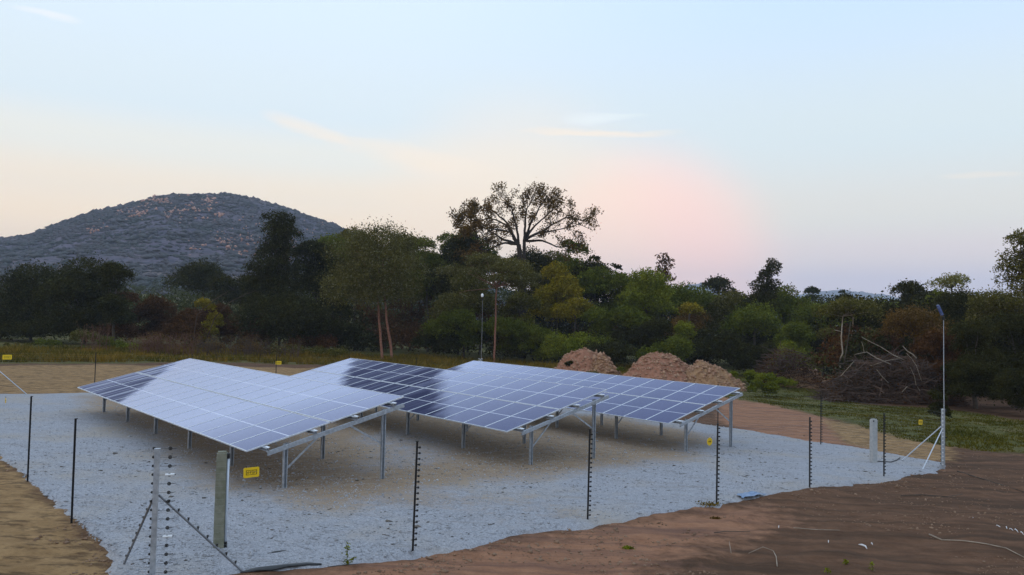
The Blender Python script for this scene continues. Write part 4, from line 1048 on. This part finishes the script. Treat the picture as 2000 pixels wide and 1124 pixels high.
# bushes in front of the trees
BG1 = "bushes below the tree line"
for a in [(895, 600, 70, 80, 'leaf_green', "green bush left of the slim reddish trunk"), (1005, 612, 70, 80, 'leaf_green', "green bush right of the slim reddish trunk"),
          (850, 640, 50, 78, 'leaf_dark', "dark low bush right of the twin trunks"),
          (1115, 643, 72, 76, 'leaf_bright', "bright green spreading bush behind the left soil mound"), (1060, 632, 50, 79, 'leaf_green', "mid green bush left of the bright spreading one"), (1022, 560, 52, 84, 'leaf_olive', "tall olive bush hiding the trunk of the half bare tree"),
          (1200, 590, 70, 82, 'leaf_green', "tall green bush between the two soil mounds"), (1180, 650, 60, 75, 'leaf_dark', "dark low bush behind the gap between the soil mounds"),
          (1290, 650, 62, 76, 'leaf_green', "green bush directly behind the big soil mound"), (1255, 610, 60, 80, 'leaf_dark', "dark green bush under the fresh green tree"),
          (1385, 640, 60, 77, 'leaf_dark', "dark bush right of the big soil mound"), (1330, 625, 40, 79, 'leaf_bright', "fresh green bush under the yellow-green tuft"),
          (1450, 640, 60, 75, 'leaf_dark', "blackish bush below the rounded green tree"), (1560, 625, 60, 78, 'leaf_green', "green bush left of the pale stems"),
          (1545, 655, 46, 70, 'leaf_bright', "bright feathery bush left of the brush heap"), (1510, 650, 50, 74, 'leaf_dark', "dark bush behind the small brush heap"),
          (1620, 640, 50, 70, 'leaf_olive', "olive bush behind the pale stems"), (1700, 625, 60, 68, 'leaf_olive', "olive bush behind the large brush heap"),
          (1745, 640, 50, 64, 'leaf_brown', "brownish bush above the large brush heap"), (1905, 700, 60, 46, 'leaf_dark', "dark low bush right of the lamp mast"),
          (1985, 715, 60, 44, 'leaf_dark', "dark low bush at the right picture edge"), (1850, 690, 50, 50, 'leaf_brown', "brown low bush behind the lamp mast"),
          (395, 566, 34, 82, 'leaf_yellow', "yellow-green tufted bush in front of the domed tree"),
          (330, 578, 70, 86, 'leaf_brown', "maroon brown bush in the gap under the hill"), (260, 560, 55, 84, 'leaf_brown', "maroon brown bush right of the left dark trees"),
          (430, 590, 60, 85, 'leaf_brown', "brown bush below the domed tree"), (490, 600, 55, 83, 'leaf_brown', "dark brown bush left of the pointed tree"),
          (660, 620, 60, 82, 'leaf_dark', "dark bush left of the twin trunks"), (610, 650, 60, 80, 'leaf_brown', "brown low bush under the dark dense tree"),
          (110, 620, 90, 80, 'leaf_dark', "dark low bush under the left trees"), (220, 620, 60, 79, 'leaf_brown', "brown-black bush under the left clump"), (20, 620, 60, 80, 'leaf_dark', "dark bush at the left picture edge"),
          (370, 625, 80, 82, 'leaf_brown', "dark brown thicket bush behind the reddish dead shrubs"), (1830, 760, 30, 40, 'leaf_dark', "small dark shrub behind the right corner post")]:
    bush(a[0], a[1], a[2], a[3], a[4], a[5], BG1, lobes=9, dens=1.15)
# weeds on and beside the mounds, along the clearing
WG = "small green weeds round the soil mounds"
for a in [(1250, 709, 12, 56, 'leaf_bright', "round green weed on the left foot of the big soil mound"), (1347, 699, 13, 58, 'leaf_bright', "green weed in the saddle between the two big soil mounds"),
          (1160, 724, 26, 57, 'leaf_olive', "green weed at the foot of the left soil mound"), (1112, 700, 16, 59, 'leaf_dark', "dark weed on the slope of the left soil mound"),
          (1215, 716, 18, 57, 'leaf_green', "green weed in the gap between the mounds"), (1470, 745, 18, 50, 'leaf_green', "green weed right of the soil mounds"),
          (1500, 725, 26, 54, 'leaf_bright', "broad bright weed in the green patch"), (1440, 722, 20, 56, 'leaf_bright', "bright weed just right of the right soil mound"), (1462, 722, 30, 58, "leaf_bright", "wide bright weed between the right mound and the tan heap"), (1530, 732, 26, 60, "leaf_bright", "bright weed touching the left foot of the tan heap"), (1490, 740, 34, 50, "leaf_green", "low green weed in front of the bright weeds")]:
    bush(*a, WG, cat="weed", name="weed", lobes=4, dens=1.3, leafpx=1.7)
for k, (px, top, hw, lf) in enumerate([(40, 672, 40, 'leaf_olive'), (105, 660, 34, 'leaf_green'), (165, 640, 32, 'leaf_olive'), (215, 655, 34, 'leaf_green'), (255, 668, 32, 'leaf_bright'), (480, 668, 40, 'leaf_rust'), (560, 672, 40, 'leaf_olive'), (420, 668, 30, 'leaf_rust'), (640, 676, 40, 'leaf_olive')]):
    lab = ["low olive weeds above the small yellow sign at the left edge", "low green weeds left of the dry stalks", "tall olive weeds with dry stalks behind the far left fence post", "green weeds right of the far left fence post", "bright low weeds left of the reddish dead shrubs", "rusty weeds left of the far yellow sign", "olive weeds right of the far yellow sign", "rusty weeds behind the nearest table's back corner", "olive weeds left of the middle table's back corner"][k]
    bush(px, top, hw, 70, lf, lab, "weeds along the back of the clearing", cat="weed", name="weed", lobes=6, dens=.8, leafpx=1.7)

def dead_shrub(px, top, hw, Y, n, label, mat='redtwig', leaf=None):
    Y = Y*KD; c = at(px, 700, Y); g = gz(c[0], Y); z = at(px, top, Y)[2]-g; w = hw/FOC*Y; root = empty("dead_shrub", (c[0], Y, g)); tag(root, label, "dead shrub", "dry shrubs behind the nearest table"); m = MB(); tips = []
    for i in range(n):
        x = rng.uniform(-1, 1)*w; a = np.array([x, rng.uniform(-.8, .8), 0]); h = z*rng.uniform(.5, 1); b = a+np.array([rng.normal(0, .35), rng.normal(0, .3), h]); limb(m, a, b, .022, .010, 4, .12, 3)
        for k in range(4):
            s = a+(b-a)*rng.uniform(.3, 1); e = s+rng.normal(0, 1, 3)*np.array([.3, .3, .15])+np.array([0, 0, .25]); limb(m, s, e, .012, .006, 2, .1, 3); tips.append(e)
    m.build("stems", M[mat], root); t = np.array(tips); k = rng.integers(0, len(t), n*9); leaf_obj("dry_leaves", t[k]+rng.normal(0, .10, (len(k), 3)), .13, M[leaf or 'leaf_rust'], root)
dead_shrub(330, 648, 52, 66, 130, "reddish dead shrub thicket left of the nearest table's back corner")
dead_shrub(290, 655, 30, 67, 60, "left end of the reddish dead shrubs")
dead_shrub(440, 655, 60, 66, 110, "pale brown dry shrubs right of the nearest table's back corner", 'brush')
dead_shrub(185, 622, 22, 68, 26, "tall dry reddish stalks behind the far left fence post")
dead_shrub(530, 662, 50, 66, 70, "brown dry shrubs behind the far yellow sign", 'brush')
for k, q in enumerate([[(375, 640), (385, 615), (420, 585), (445, 570)], [(395, 655), (420, 620), (450, 590), (480, 575), (500, 568)]]):
    m = MB(); P = [at(a[0], a[1], 86) for a in q]; P[0][2] = gz(P[0][0], 86); m.tube(P, [.05, .04, .03, .02, .01][:len(P)], 5)
    tag(m.build("bare_branch", M['brush'], None, True), ["slanting bare branch over the reddish shrubs, left one", "slanting bare branch over the reddish shrubs, right one with a longer tip"][k], "branch")

# undergrowth filling the wood (nobody could count it)
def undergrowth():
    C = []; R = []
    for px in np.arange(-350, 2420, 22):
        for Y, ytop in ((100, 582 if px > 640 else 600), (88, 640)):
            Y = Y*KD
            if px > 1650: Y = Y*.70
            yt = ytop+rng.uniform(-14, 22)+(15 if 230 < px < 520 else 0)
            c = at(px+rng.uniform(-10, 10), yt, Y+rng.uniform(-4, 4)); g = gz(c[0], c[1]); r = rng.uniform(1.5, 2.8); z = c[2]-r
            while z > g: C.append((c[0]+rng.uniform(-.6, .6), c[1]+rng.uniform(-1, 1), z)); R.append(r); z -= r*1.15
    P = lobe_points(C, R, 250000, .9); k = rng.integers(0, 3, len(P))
    for i, mt in enumerate(('leaf_shade', 'leaf_dark', 'leaf_brown')):
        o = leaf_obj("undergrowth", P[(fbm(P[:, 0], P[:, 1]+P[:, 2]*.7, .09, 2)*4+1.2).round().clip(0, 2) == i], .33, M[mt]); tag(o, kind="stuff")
    # far woodland strip behind
    C = []; R = []
    for px in np.arange(-500, 2500, 15):
        Y = rng.uniform(145, 190); yt = (586 if px > 1120 else 560)+rng.uniform(-10, 14)+(14 if px < 620 else 0); c = at(px, yt, Y); r = rng.uniform(2.0, 3.8); z = c[2]-r*.8; g = gz(c[0], Y)
        if px < 640: z = min(z, g+r*1.2)
        while z > g-1: C.append((c[0], Y, z)); R.append(r); z -= r*1.1
    P = lobe_points(C, R, 90000, .9); tag(leaf_obj("woodland", P, .55, M['leaf_far']), kind="stuff")
    # scattered bushes on the rising fields before the hill
    C = []; R = []
    for _ in range(420):
        a = rng.uniform(-.62, .02); d = rng.uniform(150, 420); x, y = d*math.sin(a), d*math.cos(a); r = rng.uniform(1.0, 2.6); C.append((x, y, float(hill_z(x, y))+r*.4)); R.append(r)
    P = lobe_points(C, R, 46000, .8); tag(leaf_obj("field_scrub", P, .55, M['leaf_far']), kind="stuff")
undergrowth()

# grass
def grass(name, polys, n, h, mat, dmax=95, dens_pow=1.0):
    P = []
    xs, ys = [], []
    for poly in polys:
        A = np.array([p[:2] for p in poly]); lo = A.min(0); hi = np.minimum(A.max(0), [80, dmax]); lo = np.maximum(lo, [-60, 5])
        x = rng.uniform(lo[0], hi[0], n*3); y = rng.uniform(lo[1], hi[1], n*3); k = (poly_sd(A, x, y)+fbm(x, y, .4, 3)*1.2 > .2) & (fbm(x, y, .7, 3) > -.22); xs.append(x[k][:n]); ys.append(y[k][:n])
    x = np.concatenate(xs); y = np.concatenate(ys); sd = poly_sd(PAD, x, y); k = sd < -.4; x, y = x[k], y[k]; N_ = len(x)
    z = base_z(x, y)+ground_detail(x, y)-.02; hh = h*rng.uniform(.4, 1.3, N_)*(1+fbm(x, y, .35, 2)*1.3).clip(.3, 2); a = rng.uniform(0, PI, N_); w = .035+.012*h*np.ones(N_); lean = rng.normal(0, .35, (N_, 2))*hh[:, None]
    c, s_ = np.cos(a)*w, np.sin(a)*w
    V = np.stack([np.stack([x-c, y-s_, z], -1), np.stack([x+c, y+s_, z], -1), np.stack([x+lean[:, 0]*.5+c*.5, y+lean[:, 1]*.5+s_*.5, z+hh*.6], -1), np.stack([x+lean[:, 0], y+lean[:, 1], z+hh], -1)], 1).reshape(-1, 3)
    T = np.repeat(rng.uniform(0, 1, N_), 4)[:, None].repeat(3, 1)
    tag(link(name, np_mesh(name, V, np.arange(4*N_).reshape(-1, 4), 4, [mat], False, {"tint": T})), kind="stuff")
GR_A = wpoly([(-300, 712), (200, 708), (380, 706), (600, 713), (760, 718), (1000, 738), (1400, 762), (1390, 700), (1000, 684), (500, 680), (-300, 680)])
grass("dry_grass", [GR_A], 52000, .42, M['grass_blade'])
grass("green_grass", [GRASS], 46000, .095, M['grass_green'])

# small weed plant at the near edge of the gravel
def little_plant(px, py, h, label, leafm='leaf_bright', n=46, side=True):
    c = W(px, py); z = surf(c[0], c[1]); root = empty("weed", (c[0], c[1], z)); tag(root, label, "weed"); m = MB()
    m.tube([(0, 0, 0), (.01, 0, h*.5), (-.01, 0, h)], [.006, .005, .002], 5)
    if side: m.tube([(0, 0, 0), (.08, 0, .07), (.14, .02, .15)], [.005, .004, .002], 5)
    m.build("stem", M['leaf_green'], root); P = []
    for i in range(n): t = rng.uniform(.05, 1); P.append((rng.normal(0, .032*(1.15-t)+.008), rng.normal(0, .03), h*t))
    if side:
        for i in range(22): t = rng.uniform(.2, 1); P.append((.14*t+rng.normal(0, .02), rng.normal(0, .02), .15*t))
    leaf_obj("leaves", P, .055, M[leafm], root)
little_plant(677, 1103, .42, "small upright green weed at the bottom edge beside the black ground sheet")
for k, (px, py, h, lb) in enumerate([(1703, 1118, .16, "green sprig on the brown soil at the bottom right, larger one"), (1652, 1106, .08, "tiny green sprig on the brown soil left of the larger one"), (1257, 0, 0, ""), (1616, 1122, .1, "green sprig at the bottom picture edge")]):
    if h: little_plant(px, py, h, lb, n=26, side=False)
c = W(1385, 989)
for k, (px, py, w_, lb) in enumerate([(1386, 989, .22, "dry dark grass tuft at the foot of a near fence post"), (1226, 1072, .09, "small green tuft on the brown soil at the bottom"), (1398, 1013, .08, "small dry clump on the soil below the fence")]):
    c = W(px, py); P = rng.normal(0, 1, (160, 3))*np.array([w_*.6, w_*.4, w_*.2]); P[:, 2] = np.abs(P[:, 2]); o = leaf_obj("grass_tuft", P, .06, M[('grass_blade', 'leaf_bright', 'leaf_rust')[k]]); o.location = (c[0], c[1], surf(c[0], c[1])); tag(o, lb, "grass tuft")

# ------------------------------------------------------------------ soil mounds
def mound(parts, label, mat, nst=260, sc_=1.0):
    """parts: (px, py_top, half width px, Y)"""
    c0 = at(parts[0][0], 700, parts[0][3]); org = np.array([c0[0], c0[1], 0.0]); root = empty("soil_mound", org); tag(root, label, "soil mound", "heaps of dug out soil behind the fence")
    G = []
    for px, pt, hw, Y in parts: c = at(px, pt, Y); G.append((c[0], c[1], c[2]-gz(c[0], Y), hw/FOC*Y*1.55))
    def hz(x, y):
        h = np.zeros_like(x)
        for gx_, gy_, gh, gw in G:
            r = np.hypot(x-gx_, (y-gy_)*1.15)/gw; h = np.maximum(h, gh*(1.42*np.clip(1-np.sqrt(r*r+.09), 0, 1)+.0*r))
        return h
    gw = max(g[3] for g in G); x0, x1 = min(g[0]-g[3] for g in G)-.5, max(g[0]+g[3] for g in G)+.5; y0, y1 = min(g[1]-g[3] for g in G)-.5, max(g[1]+g[3] for g in G)+.5
    X, Y_ = np.meshgrid(np.arange(x0, x1, .09), np.arange(y0, y1, .09)); H = hz(X+fbm(X, Y_, .8, 3)*.5, Y_+fbm(Y_, X, .8, 3)*.5)
    Z = base_z(X, Y_)-.22+H+(fbm(X, Y_, 1.0, 4)*.50+np.abs(fbm(X, Y_, 3.0, 3))*.22)*smooth(H, .02, .7)+.2*smooth(H, 0, .2)
    ny, nx = X.shape; V = np.stack([X, Y_, Z], -1).reshape(-1, 3)-org; i = np.arange(ny-1)[:, None]*nx; j = np.arange(nx-1)[None, :]
    Fq = np.stack([i+j, i+j+1, i+nx+j+1, i+nx+j], -1).reshape(-1, 4); Fq = Fq[(H.ravel()[Fq] > 0).any(1)]; u, inv = np.unique(Fq, return_inverse=True)
    link("heap", np_mesh("heap", V[u], inv.reshape(-1, 4), 4, [mat], True), root)
    idx = rng.choice(np.where(H.ravel() > .05)[0], nst); p = V[idx]; s = rng.lognormal(-2.6, .5, nst).clip(.03, .26)*sc_
    blobs("clods", p+np.array([0, 0, .02]), s, M['clod'], root, (.6, 1.0))
mound([(1140, 682, 46, 72)], "reddish soil mound behind the farthest table, left part", M['soilpile'], 900)
mound([(1178, 692, 26, 70.5)], "small lumpy orange soil heap leaning on the left mound", M['soilpile2'], 900, 1.3)
mound([(1284, 692, 62, 68), (1308, 698, 52, 68.5)], "largest reddish pink soil mound behind the fence", M['soilpile'], 1500)
mound([(1372, 708, 46, 67), (1405, 724, 40, 66)], "brown soil mound joined to the right of the largest one", M['soilpile2'], 1300)
mound([(1563, 722, 50, 76)], "low tan soil heap at the left end of the brush heap", M['soilpile2'], 500)

# ------------------------------------------------------------------ brush heap
def brush(px0, px1, top, Y, n, label, name="brush_heap"):
    Y = Y*KD; a0 = at(px0, 700, Y); a1 = at(px1, 700, Y); c = (a0+a1)/2; g = gz(c[0], Y); org = np.array([c[0], Y, g]); root = empty(name, org); tag(root, label, "brush heap", "heaps of cut branches")
    hw = (a1[0]-a0[0])/2; H = at((px0+px1)/2, top, Y)[2]-g; m = MB()
    for i in range(n):
        x = rng.uniform(-1, 1); hh = H*(1-abs(x)**2.2)*rng.random(); d = rng.normal(0, 1, 3)*np.array([1.0, .6, .35]); d /= np.linalg.norm(d); L = rng.uniform(.7, 2.4); p = np.array([x*hw, rng.uniform(-1.6, 1.6), .05+hh*.85]); r = rng.uniform(.010, .05)
        a = p-d*L/2; b = p+d*L/2; a[2] = max(a[2], 0); b[2] = max(b[2], 0); limb(m, a, b, r, r*.4, 4, .12, 3)
    tag(m.build("tangle", M['brush'], root), kind="stuff")
    k = 3600 if n > 500 else 1200; x = rng.uniform(-1, 1, k); P = np.stack([x*hw, rng.uniform(-1.5, 1.5, k), H*(1-np.abs(x)**2.2)*rng.random(k)*.85], -1); tag(leaf_obj("dead_leaves", P, .16, M['leaf_brown'], root), kind="stuff")
    return root, org
bh, bo = brush(1605, 1872, 678, 50, 1500, "large tangled heap of dark cut branches below the trees at the right")
brush(1470, 1600, 668, 62, 520, "smaller dark heap of branches left of the large one")
def dead_branch(q, r, Y, parent, org):
    m = MB(); P = [at(a[0], a[1], Y+ (a[2] if len(a) > 2 else 0))-org for a in q]; m.tube(P, [r*(1-.7*i/len(P)) for i in range(len(P))], 6); m.build("branch", M['deadwood'], parent, True)
for q, r in [([(1765, 703), (1745, 694), (1722, 679), (1700, 668), (1683, 659)], .045), ([(1740, 712), (1712, 700), (1693, 688), (1682, 690), (1669, 693)], .05), ([(1790, 700), (1782, 692), (1772, 686), (1763, 676)], .06),
             ([(1688, 690), (1686, 678), (1683, 668)], .025), ([(1800, 745), (1790, 715), (1780, 700), (1770, 690)], .035), ([(1797, 764), (1789, 752), (1786, 735), (1778, 718)], .03), ([(1642, 735), (1660, 715), (1668, 706)], .03), ([(1735, 748), (1722, 735), (1712, 722)], .03),
             ([(1762, 766), (1772, 755)], .04), ([(1700, 715), (1730, 705), (1760, 700)], .03)]:
    dead_branch(q, r*.75, 58.2, bh, bo)
root = empty("pale_stems", W(1648, 712)); 
m = MB(); P = [at(a, b, 64)-np.array(root.location) for a, b in [(1641, 701), (1646, 690), (1643, 660), (1645, 632)]]; m.tube(P, [.06, .055, .045, .03], 6); m.build("stem", M['deadwood'], root, True)
m = MB(); P = [at(a, b, 64)-np.array(root.location) for a, b in [(1648, 712), (1651, 695), (1657, 660), (1661, 630)]]; m.tube(P, [.05, .045, .035, .025], 6); m.build("stem", M['bark'], root, True)
m = MB(); P = [at(a, b, 64)-np.array(root.location) for a, b in [(1630, 645), (1643, 648)]]; m.tube(P, [.02, .03], 5); m.build("twig", M['deadwood'], root, True)
tag(root, "two bare pale stems sticking up from the left end of the large brush heap", "tree stems")
p = W(1608, 745, ); q = at(1608, 714, p[1]); m = MB(); m.tube([(p[0], p[1], p[2]-.1), (p[0], p[1]+.02, (p[2]+q[2])/2), (p[0]-.02, p[1], q[2])], [.10, .09, .08], 8)
tag(m.build("wooden_stake", M['bark'], None), "short grey wooden stake in front of the low tan heap", "stake")

# ------------------------------------------------------------------ hazy air
def haze():
    m = bpy.data.materials.new("pale_air"); m.use_nodes = True; nt = m.node_tree; nt.nodes.clear(); o = nt.nodes.new("ShaderNodeOutputMaterial"); v = nt.nodes.new("ShaderNodeVolumePrincipled")
    v.inputs["Color"].default_value = (.70, .82, 1.0, 1); v.inputs["Density"].default_value = .00020; v.inputs["Anisotropy"].default_value = .1; nt.links.new(v.outputs[0], o.inputs["Volume"])
    b = MB(); b.box((0, 0, 170), (10600, 10600, 360)); h = b.build("haze", m); h["kind"] = "stuff"; h.display_type = 'WIRE'
haze()
